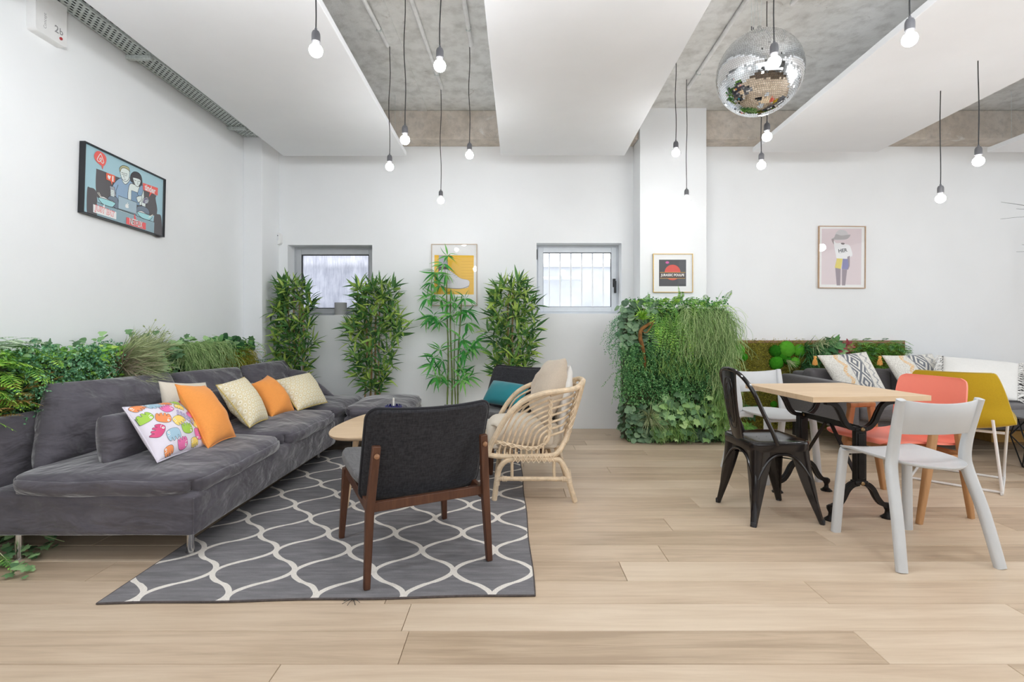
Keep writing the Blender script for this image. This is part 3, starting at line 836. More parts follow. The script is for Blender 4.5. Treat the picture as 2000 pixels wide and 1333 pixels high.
# --- small gold framed print on the middle column
root, A = poster('framed_print', 'small gold framed black print reading JURASSIC POULPE on the white column', 'poster',
                 ((.275 + .352) / 2 * 5.08, 5.078, CAMZ + (640 - 534) / 1000 * 5.08), .0775 * 5.08, .0755 * 5.08, 0, 0, .006, .02, mk('gold_frame', (206, 172, 104), .3, metal=.6, var=.03), (1200, 440, 5.556))
A.poly([(484, 375), (778, 375), (778, 664), (484, 664)], (58, 58, 62))
A.poly([(704, 380), (776, 380), (776, 640), (690, 640)], (72, 72, 76))
A.ell(574, 406, 20, 13, (206, 84, 158))
A.ell(631, 514, 86, 84, (214, 72, 58), n=40)
A.poly([(494, 513), (768, 513), (768, 578), (494, 578)], (64, 44, 40)); A.line([(494, 513), (768, 513)], .004, (224, 176, 74)); A.line([(494, 578), (768, 578)], .004, (224, 176, 74))
A.text('JURASSIC POULPE', (631, 546), .232, (240, 238, 234), 0, .03, .034)
A.build('print', root)

# --- woman in a hat, right part of the back wall
x0, x1 = .597 * D, .6885 * D
root, A = poster('framed_print', 'thin wood framed print of a woman in a hat and white HER shirt', 'poster',
                 ((x0 + x1) / 2, D - .002, CAMZ + (640 - 503) / 1000 * D), x1 - x0, .1215 * D, 0, R(.4), .008, .02, mk('wood_frame', (190, 160, 132), .5, var=.06), (1580, 430, 8.885))
A.poly([(222, 150), (915, 150), (905, 1125), (215, 1120)], (224, 210, 214))
A.blob([(380, 330), (440, 300), (470, 220), (540, 170), (640, 190), (690, 260), (720, 255), (690, 310), (600, 345), (470, 350)], (206, 204, 206))
A.blob([(470, 245), (560, 270), (690, 255), (720, 262), (660, 330), (520, 340), (400, 335), (440, 300)], (178, 174, 176))
A.blob([(390, 340), (430, 335), (440, 400), (425, 420)], (168, 156, 158))
A.blob([(432, 360), (470, 400), (560, 400), (640, 420), (710, 450), (755, 600), (720, 640), (665, 672), (490, 665), (465, 600), (440, 480)], (240, 240, 242))
A.blob([(552, 402), (590, 396), (622, 410), (600, 428), (566, 422)], (120, 112, 112))
A.text('HER', (588, 528), .093, (70, 74, 76), 8, .03, .037); A.line([(522, 580), (660, 558)], .0015, (150, 150, 152))
A.poly([(665, 640), (708, 622), (706, 800), (680, 862), (660, 860)], (150, 136, 146))
A.poly([(484, 665), (584, 672), (552, 850), (446, 828)], (228, 210, 96)); A.poly([(586, 672), (672, 675), (690, 800), (660, 862), (570, 850)], (128, 128, 176))
A.poly([(455, 830), (550, 850), (542, 1136), (480, 1136)], (150, 136, 146)); A.poly([(572, 852), (662, 864), (628, 1136), (572, 1136)], (150, 136, 146))
A.build('print', root)

# motion sensor
root = thing('motion_sensor', 'small white motion sensor high on the back wall beside the grey window', 'sensor', (-.4545 * D, D, CAMZ + .1725 * D))
o_ = rounded(.075, .125, .03)
MB().loft([[(x, 0, y) for x, y in o_], [(x, -.03, y) for x, y in o_], [(x * .85, -.042, y * .9) for x, y in o_]]).build('housing', M['white_metal'], root, ang=50)
MB().loft([[(x * .36, -.0415, y * .5 + .012) for x, y in o_], [(x * .3, -.046, y * .44 + .012) for x, y in o_]]).build('lens', M['panel'], root)
MB().lathe([(.006, 0), (.004, .004)], 10, (.004, -.044, .03), Matrix.Rotation(R(90), 3, 'X')).build('eye', M['dark_gasket'], root)
# concrete pot on the window sill
root = thing('plant_pot', 'round raw concrete pot standing on the sill of the grey window', 'pot', (-.3345 * 5.42, 5.42, WL[2]))
MB().lathe([(.05, 0), (.062, .004), (.063, .135), (.056, .135), (.055, .09), (.001, .09)], 28).build('pot', mk('smooth_concrete', (176, 176, 178), .8, var=.06, bump=.1, bscale=40), root)
MB().lathe([(.06, 0), (.066, .001), (.066, .006), (.058, .006)], 28).build('coaster', M['white_metal'], root)
# ================================================================ RUG
root = thing('rug', 'large grey flatwoven rug with a cream ogee lattice under the lounge seats', 'rug', (-.08, 2.005, 0))
t = NT('ogee_lattice_wool'); P_, L_ = .3445, .412; A_ = P_ / 4
co = t.n('ShaderNodeTexCoord').outputs['Object']
wob = t.n('ShaderNodeTexNoise', {'Vector': co, 'Scale': 9.0, 'Detail': 2.0})
co2 = t.n('ShaderNodeVectorMath', {0: co, 1: t.n('ShaderNodeVectorMath', {0: t.n('ShaderNodeVectorMath', {0: wob.outputs['Color'], 1: (.5, .5, .5)}, operation='SUBTRACT').outputs[0], 'Scale': .012}, operation='SCALE').outputs[0]}, operation='ADD').outputs[0]
sp = t.n('ShaderNodeSeparateXYZ', {0: co2}); X, Y = sp.outputs[0], sp.outputs[1]
X = t.math('ADD', X, A_)
ph = t.math('MULTIPLY', Y, 2 * math.pi / L_)
cs, sn = t.math('COSINE', ph), t.math('SINE', ph)
# a little fuller than a plain cosine, so that the cells bulge like lanterns
cs = t.math('MULTIPLY', t.math('SIGN', cs), t.math('POWER', t.math('ABSOLUTE', cs), .82))
def wave(sg, off):
    q = t.math('SUBTRACT', t.math('SUBTRACT', X, off), t.math('MULTIPLY', cs, sg * (A_ - .004)))
    q = t.math('ADD', q, P_ * 40.5)
    q = t.math('SUBTRACT', t.math('MODULO', q, P_), P_ / 2)
    return t.math('ABSOLUTE', q)
dd = t.math('MINIMUM', wave(1, 0), wave(-1, P_ / 2))
slope = t.math('MULTIPLY', sn, A_ * 2 * math.pi / L_)
dd = t.math('DIVIDE', dd, t.math('SQRT', t.math('ADD', 1.0, t.math('MULTIPLY', slope, slope))))
lin_ = t.math('LESS_THAN', dd, .0108)
g1 = t.noise(t.coord('Object', (3, 22, 1)), 1.5, 5, .65); g2 = t.noise(t.coord('Object', (260, 90, 1)), 1, 2)
gc = t.ramp(g1, [(.3, lin(114, 113, 116)), (.55, lin(136, 134, 137)), (.8, lin(158, 156, 158))])
gc = t.mix(t.math('MULTIPLY', g2, .35), gc, lin(98, 97, 101))
t.base(t.mix(lin_, gc, t.ramp(g2, [(.3, lin(222, 215, 207)), (.7, lin(242, 237, 230))])))
t.val('Roughness', .97); t.val('Specular IOR Level', .1)
t.bump(t.math('ADD', g2, t.math('MULTIPLY', lin_, .6)), .35, .003)
FL, FR, BR_, BL_ = (-1.585, 1.955), (.09, 2.018), (.062, 4.43), (-1.6, 4.40)
mb = MB()
def rugpt(a, b):
    x = (FL[0] * (1 - a) + FR[0] * a) * (1 - b) + (BL_[0] * (1 - a) + BR_[0] * a) * b
    y = (FL[1] * (1 - a) + FR[1] * a) * (1 - b) + (BL_[1] * (1 - a) + BR_[1] * a) * b
    if b == 0: y += .004 * math.sin(a * 17)
    if a == 1: x += .003 * math.sin(b * 21)
    return x, y
nx, ny = 24, 24
mb.grid(lambda a, b: (*rugpt(a, b), .008), nx, ny)
edge = [rugpt(i / nx, 0) for i in range(nx)] + [rugpt(1, i / ny) for i in range(ny)] + [rugpt(1 - i / nx, 1) for i in range(nx)] + [rugpt(0, 1 - i / ny) for i in range(ny)]
mb.loft([[(x, y, .0005) for x, y in edge], [(x, y, .008) for x, y in edge]], cap=False)
mb.build('weave', t.m, root, True)
eb = MB(); eb.tube([(x, y, .0045) for x, y in edge], .0042, 6, closed=True)
eb.build('binding', mk('rug_binding', (84, 76, 74), .95, var=.2, scale=60), root, True)
fr_ = MB()
for i in range(7):
    a = i * .9; p0 = Vector((-.615, 1.985, .008)); fr_.tube([p0, p0 + Vector((.02 * math.cos(a), -.02 + .014 * math.sin(a), .004)), p0 + Vector((.034 * math.cos(a), -.03 + .022 * math.sin(a), .001))], .0012, 4)
fr_.build('frayed_threads', M['cord'], root, True, kind='stuff')

# ================================================================ CORNER SOFA
SO = M['sofa']
sofa = thing('sofa', 'long charcoal corner sofa on short chrome legs along the left wall', 'sofa', (-1.9, 3.6, 0))
def soft(name, lo, hi, r, parent, m=SO, **kw):
    mb = MB(); c = [(a + b) / 2 for a, b in zip(lo, hi)]
    softbox(mb, [b - a for a, b in zip(lo, hi)], r, M=Matrix.Translation(Vector(c)), **kw)
    return mb.build(name, m, parent, True, 180)
def seatshape(cr):
    def f(q, p):
        k = (abs(p[0]) ** 6) * (abs(p[1]) ** 6)
        q.x -= math.copysign(cr, p[0]) * k; q.y -= math.copysign(cr, p[1]) * k
        e = (p[0] ** 8 + p[1] ** 8) ** .375
        q.z -= .02 * e * max(0, p[2]) ** 2
        return q
    return f
soft('base', (-2.42, 2.30, .115), (-1.425, 4.15, .315), .03, sofa, n=14, wr=.006, seed=1, ws=3)
soft('base', (-2.42, 4.165, .115), (-1.45, 5.05, .315), .03, sofa, n=10, wr=.006, seed=2, ws=3)
# seam with piping down the front corner of the base
sm = MB(); sm.tube([(-1.432, 2.305, .13 + k * .02) for k in range(9)], .004, 5); sm.build('seam', SO, sofa, True)
sc = seatshape(.05)
for i, (lo, hi) in enumerate((((-2.31, 2.27, .30), (-1.395, 3.215, .405)), ((-2.31, 3.225, .30), (-1.395, 4.15, .405)), ((-2.31, 4.16, .30), (-1.43, 5.06, .405)))):
    soft('seat_cushion', lo, hi, .052, sofa, n=20, puff=.035, wr=.012, seed=4 + i, shape=sc, ws=5)
soft('back_frame', (-2.465, 2.30, .115), (-2.385, 5.0, .635), .035, sofa, n=12, wr=.004, seed=9)
def back(TL, TR, BR, BL, th, seed, k=.02, wr=.02, pw=.3, name='back_cushion', m=SO, parent=sofa, n=26):
    mb = MB(); f = pillow(mb, TL, TR, BR, BL, th, k, n, wr, seed, pw)
    return mb.build(name, m, parent, True, 180), f
back((-2.36, 2.60, .775), (-2.34, 3.47, .755), (-2.20, 3.40, .385), (-2.27, 2.43, .375), .24, 1, wr=.03)
back((-2.35, 3.50, .745), (-2.34, 4.33, .72), (-2.20, 4.28, .385), (-2.20, 3.46, .385), .24, 2, wr=.035)
back((-2.35, 4.36, .725), (-2.27, 5.06, .735), (-2.12, 5.0, .385), (-2.20, 4.33, .385), .22, 3, wr=.03)
back((-2.25, 5.03, .66), (-1.985, 4.96, .63), (-1.60, 4.72, .40), (-2.10, 4.86, .39), .16, 4, wr=.015)
for x, y in ((-2.257, 2.345), (-1.503, 2.393), (-1.556, 4.10), (-2.25, 4.10), (-1.56, 4.98), (-2.25, 4.98)):
    z0 = .0085 if x > -1.6 and y < 4.4 else 0
    MB().lathe([(.019, z0), (.019, z0 + .004), (.0165, z0 + .005), (.0165, .13)], 18, (x, y, 0)).build('leg', M['chrome'], sofa, True)

otto = thing('ottoman', 'charcoal footstool pushed against the far end of the corner sofa', 'ottoman', (-1.14, 4.62, 0))
soft('base', (-1.40, 4.24, .115), (-.89, 5.06, .315), .03, otto, n=10, wr=.006, seed=21, ws=3)
soft('seat_cushion', (-1.42, 4.20, .30), (-.86, 5.08, .405), .052, otto, n=18, puff=.03, wr=.012, seed=22, shape=seatshape(.09))
for x in (-1.34, -.95):
    for y in (4.32, 4.98): MB().lathe([(.019, 0), (.0165, .005), (.0165, .13)], 16, (x, y, 0)).build('leg', M['chrome'], otto, True)

# ---------------------------------------------------------------- throw pillows
def throw(name, label, TL, TR, BR, BL, th, m, seed, group=None, k=.07, wr=.006, pw=.5, seam=None, loc=None, rib=None):
    c = (Vector(TL) + Vector(TR) + Vector(BR) + Vector(BL)) / 4
    root = thing(name, label, 'cushion', (c.x, c.y, min(BL[2], BR[2])), 0, group)
    mb = MB(); f = pillow(mb, TL, TR, BR, BL, th, k, 22, wr, seed, pw)
    cv = mb.build('cover', m, root, True, 180)
    if seam:
        pts = [f(-1 + 2 * i / 14, -1, 1) for i in range(14)] + [f(1, -1 + 2 * i / 14, 1) for i in range(14)] + [f(1 - 2 * i / 14, 1, 1) for i in range(14)] + [f(-1, 1 - 2 * i / 14, 1) for i in range(14)]
        MB().tube(pts, .0032, 5, closed=True).build('seam', seam, cv, True)
    return root, f
throw('lumbar_cushion', 'small charcoal lumbar cushion leaning behind the colourful animal pillow', (-1.965, 2.44, .635), (-1.945, 3.12, .63), (-1.905, 3.10, .405), (-1.935, 2.425, .395), .19, SO, 31, 'charcoal lumbar cushions on the sofa', .02, .012, .3)
throw('lumbar_cushion', 'charcoal lumbar cushion half hidden between orange and cream patterned pillows', (-2.02, 3.30, .635), (-2.02, 3.98, .63), (-1.96, 3.96, .405), (-1.955, 3.30, .40), .16, SO, 32, 'charcoal lumbar cushions on the sofa', .02, .012, .3)

white_pr = mk('lilac_white_cotton', (228, 222, 234), .85, var=.02)
rb, f = throw('throw_pillow', 'white pillow printed with colourful cartoon animals and lavender lettering', (-1.905, 2.505, .668), (-1.845, 2.86, .652), (-1.625, 2.725, .425), (-1.665, 2.405, .425), .15, white_pr, 33, None, .06, .004, .55, white_pr)
A = Art(lambda x, y, z: f(x, y, 1, .0012 + z), step=.00012)
cols = {'o': (240, 150, 96), 'b': (166, 198, 216), 'p': (236, 120, 176), 'g': (166, 206, 84), 'y': (244, 214, 116), 'm': (218, 84, 132)}
def beast(cx, cy, sc, col, rot, flip=1, mouth=1):
    sc *= 1.17; A.z = 0
    c, k = math.cos(R(rot)), math.sin(R(rot))
    tr = lambda x, y: (max(-.985, min(.985, cx + sc * (x * flip * c - y * k))), max(-.985, min(.985, cy + sc * (x * flip * k + y * c))))
    body = [(-1, .1), (-.85, .6), (-.3, .8), (.3, .75), (.85, .5), (1.05, 0), (.95, -.7), (.72, -.85), (.62, -.45), (.5, -.45), (.42, -.85), (.15, -.9), (.1, -.5), (-.02, -.5), (-.1, -.9), (-.35, -.88), (-.4, -.45), (-.5, -.45), (-.6, -.8), (-.85, -.7), (-1, -.3)]
    pts = [(q.x, q.y) for q in smoothpts([Vector((*tr(*p), 0)) for p in body], 3, True)]
    pts = [(max(-.985, min(.985, x)), max(-.985, min(.985, y))) for x, y in pts]
    A.radial([(p[0], p[1]) for p in pts], cols[col]); A.stroke(pts, .010, (92, 96, 104), True)
    e = [tr(-.55 + .17 * math.cos(a), .42 + .2 * math.sin(a)) for a in [i * math.pi / 5 for i in range(10)]]; A.raw(e, (246, 244, 240))
    e = [tr(-.55 + .06 * math.cos(a), .42 + .07 * math.sin(a)) for a in [i * math.pi / 3 for i in range(6)]]; A.raw(e, (50, 50, 60))
    if mouth: A.stroke([tr(-.95, .02), tr(-.7, -.02), tr(-.45, .1)], .014, (250, 248, 244))
for b in ((-.78, .82, .15, 'o', 20), (-.36, .78, .17, 'b', 0), (.08, .82, .15, 'o', -18), (.48, .80, .14, 'g', -30), (.84, .82, .13, 'm', 60), (-.84, .36, .17, 'g', 195),
          (-.1, .48, .17, 'p', 200), (.38, .50, .15, 'y', -30), (.76, .5, .15, 'b', 140), (-.42, .14, .19, 'o', 160), (.66, .12, .14, 'p', 210), (.0, -.06, .18, 'y', 20), (.90, .1, .1, 'g', 80),
          (-.72, -.20, .17, 'm', 230), (-.36, -.46, .19, 'b', 5), (.20, -.42, .18, 'g', 180), (.66, -.24, .16, 'y', 150), (-.62, -.86, .13, 'o', 10), (-.1, -.82, .16, 'p', 190), (.40, -.84, .13, 'y', 10), (.62, -.62, .16, 'p', 100), (.88, -.55, .12, 'g', 60)):
    beast(*b)
for r_ in range(2):
    for i in range(6):
        s0, t0 = .16 + .085 * i + r_ * -.07, .28 - .085 * i - r_ * .13
        w_ = .042 + .012 * ((i * 7 + r_ * 3) % 3) / 2
        q = [(s0 - w_, t0 + .02), (s0 + .015, t0 + .07), (s0 + w_ + .02, t0 + .02), (s0 - .002, t0 - .055)]
        A.raw(q, (190, 180, 212)); A.stroke(q, .01, (150, 140, 180), True)
        A.stroke([(s0 - .012, t0 + .012), (s0 + .02, t0 + .02)], .012, (150, 140, 180))
A.build('print', rb, world=True)

throw('throw_pillow', 'plain cream pillow behind the nearer orange pillow', (-2.06, 2.98, .748), (-2.01, 3.36, .70), (-1.90, 3.27, .42), (-1.93, 2.90, .425), .13, M['cream'], 34, None, .07, .01)
throw('throw_pillow', 'orange pillow nearest the colourful animal pillow', (-1.842, 2.80, .748), (-1.83, 3.05, .712), (-1.60, 2.965, .428), (-1.582, 2.668, .425), .15, M['orange'], 35, 'plain orange pillows', .07, .008, .5, M['orange'])
throw('throw_pillow', 'orange pillow between the two cream patterned pillows', (-1.885, 3.70, .652), (-1.888, 3.95, .692), (-1.637, 3.86, .428), (-1.69, 3.60, .425), .17, M['orange'], 36, 'plain orange pillows', .07, .012)
def petal_cloth(name):
    t = NT(name); uv = t.n('ShaderNodeTexCoord').outputs['UV']
    def rings(off):
        mp = t.n('ShaderNodeMapping'); t.L.new(uv, mp.inputs[0]); mp.inputs['Scale'].default_value = (9, 5.4, 1); mp.inputs['Location'].default_value = (off, off, 0)
        fr = t.n('ShaderNodeVectorMath', {0: mp.outputs[0]}, operation='FRACTION').outputs[0]
        s2 = t.n('ShaderNodeSeparateXYZ', {0: fr}); x = t.math('SUBTRACT', s2.outputs[0], .5); y = t.math('MULTIPLY', t.math('SUBTRACT', s2.outputs[1], .5), 1.67)
        return t.math('SQRT', t.math('ADD', t.math('MULTIPLY', x, x), t.math('MULTIPLY', y, y)))
    d = t.math('MINIMUM', rings(0), rings(.5))
    c = t.ramp(d, [(0, lin(188, 178, 130)), (.09, lin(198, 186, 132)), (.12, lin(240, 232, 212)), (.33, lin(242, 234, 214)), (.37, lin(216, 202, 160)), (.5, lin(238, 226, 196)), (.56, lin(206, 186, 104))])
    t.base(c); t.val('Roughness', .95); t.val('Specular IOR Level', .1); t.bump(t.noise(t.coord('UV', (220, 220, 1)), 1, 2), .15, .002)
    return t.m
M['petal'] = petal_cloth('cream_ring_pattern')
pip = mk('ochre_piping', (206, 182, 104), .9)
throw('throw_pillow', 'cream ring patterned pillow between the two orange pillows', (-1.925, 3.33, .684), (-1.925, 3.68, .704), (-1.687, 3.55, .425), (-1.66, 3.24, .425), .17, M['petal'], 37, 'cream ring patterned pillows', .06, .006, .5, pip)
throw('throw_pillow', 'cream ring patterned pillow farthest along the sofa by the corner', (-1.873, 4.05, .642), (-1.80, 4.55, .658), (-1.55, 4.30, .43), (-1.62, 3.87, .43), .15, M['petal'], 38, 'cream ring patterned pillows', .05, .006, .5, pip)

bagp = thing('cloth', 'small dark purple cloth lying crumpled on the floor under the sofa', 'cloth', (-1.69, 4.05, 0))
mb = MB(); softbox(mb, (.12, .10, .05), .02, 12, .012, .03, Matrix.Translation((-1.69, 4.05, .04)), 91, ws=22); mb.build('cloth', mk('purple_cotton', (66, 52, 112), .9, var=.1), bagp, True, 180)
# ================================================================ COFFEE TABLE
ct = thing('coffee_table', 'low rounded triangular oak coffee table behind the front lounge chair', 'table', (-.68, 3.35, 0))
outl = [(-1.085, 3.05), (-1.0, 2.87), (-.82, 2.86), (-.55, 3.0), (-.32, 3.18), (-.27, 3.36), (-.42, 3.58), (-.62, 3.78), (-.80, 3.86), (-.95, 3.79), (-1.04, 3.58), (-1.085, 3.32)]
o2 = [(p.x, p.y) for p in smoothpts([(x, y, 0) for x, y in outl], 5, True)]
cx, cy = -.68, 3.35
mb = MB(); mb.loft([[(cx + (x - cx) * k, cy + (y - cy) * k, z) for x, y in o2] for k, z in ((.965, .424), (.995, .436), (1, .446), (.994, .45))])
mb.build('tabletop', M['table_oak'], ct, True, 50)
for (x, y), (fx, fy) in (((-.92, 3.04), (-.968, 2.985)), ((-.46, 3.25), (-.40, 3.22)), ((-.84, 3.66), (-.87, 3.74))):
    MB().tube([(x, y, .425), (fx, fy, .0085)], [.018, .0125], 12).build('leg', M['table_oak'], ct, True)
apr = MB()
for a, b in (((-.92, 3.04), (-.46, 3.25)), ((-.46, 3.25), (-.84, 3.66)), ((-.84, 3.66), (-.92, 3.04))):
    apr.sweep([(*a, .408), (*b, .408)], [(-.01, -.018), (.01, -.018), (.01, .018), (-.01, .018)], up=(0, 0, 1))
apr.build('apron', M['table_oak'], ct, True)
# blue glass candle holder
ch = thing('candle_holder', 'cobalt blue petalled glass candle holder on the coffee table', 'candle holder', (-.856, 3.70, .4505))
t = NT('cobalt_glass'); t.base(lin(44, 44, 132)); t.val('Roughness', .06); t.val('Transmission Weight', .55); t.val('IOR', 1.5); M['cobalt'] = t.m
MB().lathe([(.001, 0), (.04, 0), (.046, .006), (.04, .012), (.018, .016), (.014, .036), (.001, .036)], 24).build('dish', M['cobalt'], ch)
for k in range(14):
    a = 2 * math.pi * k / 14; c, s_ = math.cos(a), math.sin(a)
    mb = MB(); mb.tube([(c * .036, s_ * .036, .008), (c * .05, s_ * .05, .02), (c * .058, s_ * .058, .036), (c * .052, s_ * .052, .05)], [(.010, .004), (.0125, .005), (.0115, .005), (.005, .003)], 8)
    mb.build('petal', M['cobalt'], ch)
cd_ = thing('candle', 'thin white candle stub standing in the blue glass holder', 'candle', (-.856, 3.70, .487))
MB().lathe([(.001, 0), (.0065, 0), (.0065, .062), (.002, .066)], 12).build('wax', M['white_cotton'], cd_)
MB().tube([(0, 0, .064), (.001, 0, .072)], .001, 5).build('wick', M['cord'], cd_)

# ================================================================ TWO LOUNGE CHAIRS
def make_lounge(name, label, loc, rz, group):
    root = thing(name, label, 'chair', loc, rz, group); W_ = M['walnut']
    sq = [(-.5, -.5), (.5, -.5), (.5, .5), (-.5, .5)]
    for s_ in (-1, 1):
        mb = MB(); mb.sweep([(s_ * .272, -.287, 0), (s_ * .258, -.275, .30), (s_ * .236, -.302, .575)], sq, up=(0, 1, 0), sc=[(.026, .026), (.034, .032), (.034, .024)])
        rl = mb.build('leg', W_, root, bevel=.004)
        mb = MB(); mb.sweep([(s_ * .272, .287, 0), (s_ * .252, .255, .355)], sq, up=(0, 1, 0), sc=[(.026, .026), (.040, .036)])
        mb.build('leg', W_, root, bevel=.004)
        mb = MB(); mb.sweep([(s_ * .25, -.262, .305), (s_ * .25, .255, .345)], [(-.011, -.024), (.011, -.024), (.011, .024), (-.011, .024)], up=(0, 0, 1))
        mb.build('side_rail', W_, root, bevel=.003)
        mb = MB(); mb.lathe([(.011, 0), (.0105, .005), (.005, .0085), (.001, .009)], 14, (s_ * .238, -.315, .535), Matrix.Rotation(R(90), 3, 'X'))
        mb.build('bolt', mk('walnut_plug', (150, 108, 76), .4, var=.05) if 'walnut_plug' not in bpy.data.materials else bpy.data.materials['walnut_plug'], rl)
    for y, z in ((-.262, .318), (.255, .335)):
        mb = MB(); mb.box((0, y, z), (.50, .024, .04)); mb.build('cross_rail', W_, root, bevel=.003)
    # seat pad, slightly dished, raised to the front
    mb = MB()
    def sshape(q, p):
        e = (abs(p[0]) ** 5) * (abs(p[1]) ** 5); q.x -= math.copysign(.035, p[0]) * e; q.y -= math.copysign(.03, p[1]) * e
        q.z += .02 * p[0] ** 2 + (q.y) * .07 + (.02 * max(0, p[1] - .5)); return q
    softbox(mb, (.565, .47, .05), .022, 14, .0, 0, Matrix.Translation((0, .088, .385)), shape=sshape)
    mb.build('seat', M['seat_grey'], root, ang=180)
    # back panel: rounded rectangle bent around a vertical axis
    hw = .272; prof = rounded(2 * hw, .385, .045, 6)
    def bp(x, z, off):            # z -0.19..0.19
        f = (z + .1925) / .385
        y = -.165 - .145 * f - .012 * f * f - .045 * (1 - (x / hw) ** 2) + .03
        zz = .312 + .403 * f + .012 * (x / hw) ** 2 * f
        return Vector((x * (1 + .0 * f), y + off, zz))
    nu, nv = 18, 14
    mb = MB(); rings = []
    base = [(x, z) for x, z in prof]
    for k, off in ((.0, -.018), (.93, -.018), (.985, -.013), (1, -.004), (1, .006), (.985, .014), (.93, .02), (.0, .024)):
        pass
    def layer(off, sc):
        return [bp(x - math.copysign(min(abs(x), (1 - sc) * .2), x), z - math.copysign(min(abs(z), (1 - sc) * .2), z), off) for x, z in dense]
    dense = []
    L4 = base + [base[0]]
    for (x0, z0), (x1, z1) in zip(L4[:-1], L4[1:]):
        n_ = max(1, int(math.hypot(x1 - x0, z1 - z0) / .03))
        for i in range(n_): dense.append((x0 + (x1 - x0) * i / n_, z0 + (z1 - z0) * i / n_))
    mb.loft([layer(-.016, .93), layer(-.012, .98), layer(0, 1), layer(.012, .98), layer(.018, .93)], cap=False)
    for off, sgn in ((-.016, 1), (.018, -1)):
        q = [(x - math.copysign(min(abs(x), .014), x), z - math.copysign(min(abs(z), .014), z)) for x, z in dense]
        # concentric rings towards the middle follow the bend
        rg = [[bp(x * k, z * k, off) for x, z in q] for k in (1, .85, .7, .55, .4, .25, .1, .01)]
        mb.loft(rg if sgn > 0 else [list(reversed(r_)) for r_ in rg], cap=False)
    bk_ = mb.build('backrest', M['tweed'], root, ang=180)
    pts = [bp(x, z, .001) for x, z in dense]
    MB().tube(pts, .0075, 7, closed=True).build('piping', M['piping'], bk_, label='dark piped edge of the backrest')
    return root
lc = make_lounge('lounge_chair', 'charcoal tweed lounge chair seen from behind on the rug, walnut legs', (-.478, 2.435, .0085), R(28), 'charcoal lounge chairs')
lc2 = copy_tree(lc); lc2.location = (-.15, 4.05, .0085); lc2.rotation_euler.z = R(136)
lc2['label'] = 'charcoal lounge chair by the back wall holding a teal pillow'
throw('throw_pillow', 'teal velvet lumbar pillow on the lounge chair by the back wall', (-.155, 4.30, .615), (.14, 4.015, .60), (.045, 3.865, .455), (-.245, 4.155, .455), .13, M['teal'], 39, None, .05, .004, .45)

# ================================================================ RATTAN CHAIR
ra = thing('rattan_armchair', 'round natural rattan armchair with cane lashings at the rug edge', 'chair', (.14, 3.37, 0))
RT = M['rattan']
YN, YF = 3.10, 3.64
def far(p): return Vector((p[0], YN + YF - p[1], p[2]))
def put(name, pts, r, m=RT, n=10, both=True, sm=5, closed=False):
    pts = [Vector(p) for p in pts]
    P = smoothpts(pts, sm) if sm else pts
    MB().tube(P, r, n).build(name, m, ra, True)
    if both: MB().tube([far(p) for p in P], r, n).build(name, m, ra, True)
w3 = lambda u, v_, d=YN: W(u, v_, d)
put('leg_frame', [(-.108, 3.115, .0095), (-.092, 3.11, .13), (-.075, 3.105, .205), (-.04, YN, .248), (.02, YN, .263), (.25, YN, .262), (.30, YN, .24), (.335, 3.10, .17), (.355, 3.10, .09), (.382, 3.10, .004)], .0165)
put('stretcher', [(-.088, 3.106, .142), (.345, 3.10, .142)], .0135, sm=0)
for x in (0.0, .255): put('strut', [(x, YN + .004, .15), (x, YN + .004, .258)], .0095, sm=0)
for x, z in ((-.085, .17), (.338, .17), (-.02, .263), (.24, .263)):
    MB().tube([(x, YN, z), (x, YF, z)], .0125, 10).build('cross_bar', RT, ra, True)
rail = [w3(954, 889), w3(978, 892), w3(1036, 892), w3(1078, 890), w3(1092, 881, 3.11), w3(1101, 866, 3.14), (.352, 3.18, .42), (.40, 3.22, .58), (.428, 3.235, .70)]
put('side_rail', rail, .0155)
MB().tube([(-.142, YN, .292), (-.148, YF, .292)], .0155, 10).build('front_rail', RT, ra, True)
rim_n = [w3(954, 890), w3(958, 872), w3(968, 852, 3.09), w3(990, 815, 3.08), w3(1018, 787, 3.07), w3(1058, 770, 3.06), w3(1098, 764, 3.09), (.395, 3.16, .685), (.452, 3.27, .712), (.462, 3.37, .716)]
rim = smoothpts(rim_n + [far(p) for p in reversed(rim_n[:-1])], 6)
MB().tube(rim, .0165, 10).build('rim', RT, ra, True)
# fine cane wrapped round the rim and joints
wr = MB(); pts = rim
def wrap(mb, pts, r, pitch, rr=.0016, i0=0, i1=None, nseg=7):
    fr = mb.frames(pts); acc = 0; out = []
    L = [0]
    for i in range(1, len(pts)): L.append(L[-1] + (Vector(pts[i]) - Vector(pts[i - 1])).length)
    n = int(L[-1] / pitch * nseg)
    for k in range(n + 1):
        s_ = L[-1] * k / n; i = 0
        while i < len(L) - 2 and L[i + 1] < s_: i += 1
        f = (s_ - L[i]) / max(1e-6, L[i + 1] - L[i]); p = fr[i][0].lerp(fr[i + 1][0], f); a = fr[i][1].lerp(fr[i + 1][1], f); b = fr[i][2].lerp(fr[i + 1][2], f)
        an = 2 * math.pi * k / nseg; out.append(p + a * (r * math.cos(an)) + b * (r * math.sin(an)))
    mb.tube(out, rr, 3, cap=False)
wrap(wr, rim[:40], .0165, .0075); wrap(wr, rim[-40:], .0165, .0075)
wr.build('rim_binding', M['lashing'], ra, True, kind='stuff')
jb = MB()
for p, q in (((-.092, 3.11, .10), (-.088, 3.107, .17)), ((.348, 3.10, .12), (.335, 3.10, .20)), ((-.06, 3.106, .142), (-.03, 3.105, .142)), ((.30, 3.1, .142), (.335, 3.1, .142)), ((.322, 3.145, .352), (.351, 3.178, .42))):
    P = [Vector(p).lerp(Vector(q), k / 6) for k in range(7)]
    wrap(jb, P, .0175, .006, .0018); wrap(jb, [far(x) for x in P], .0175, .006, .0018)
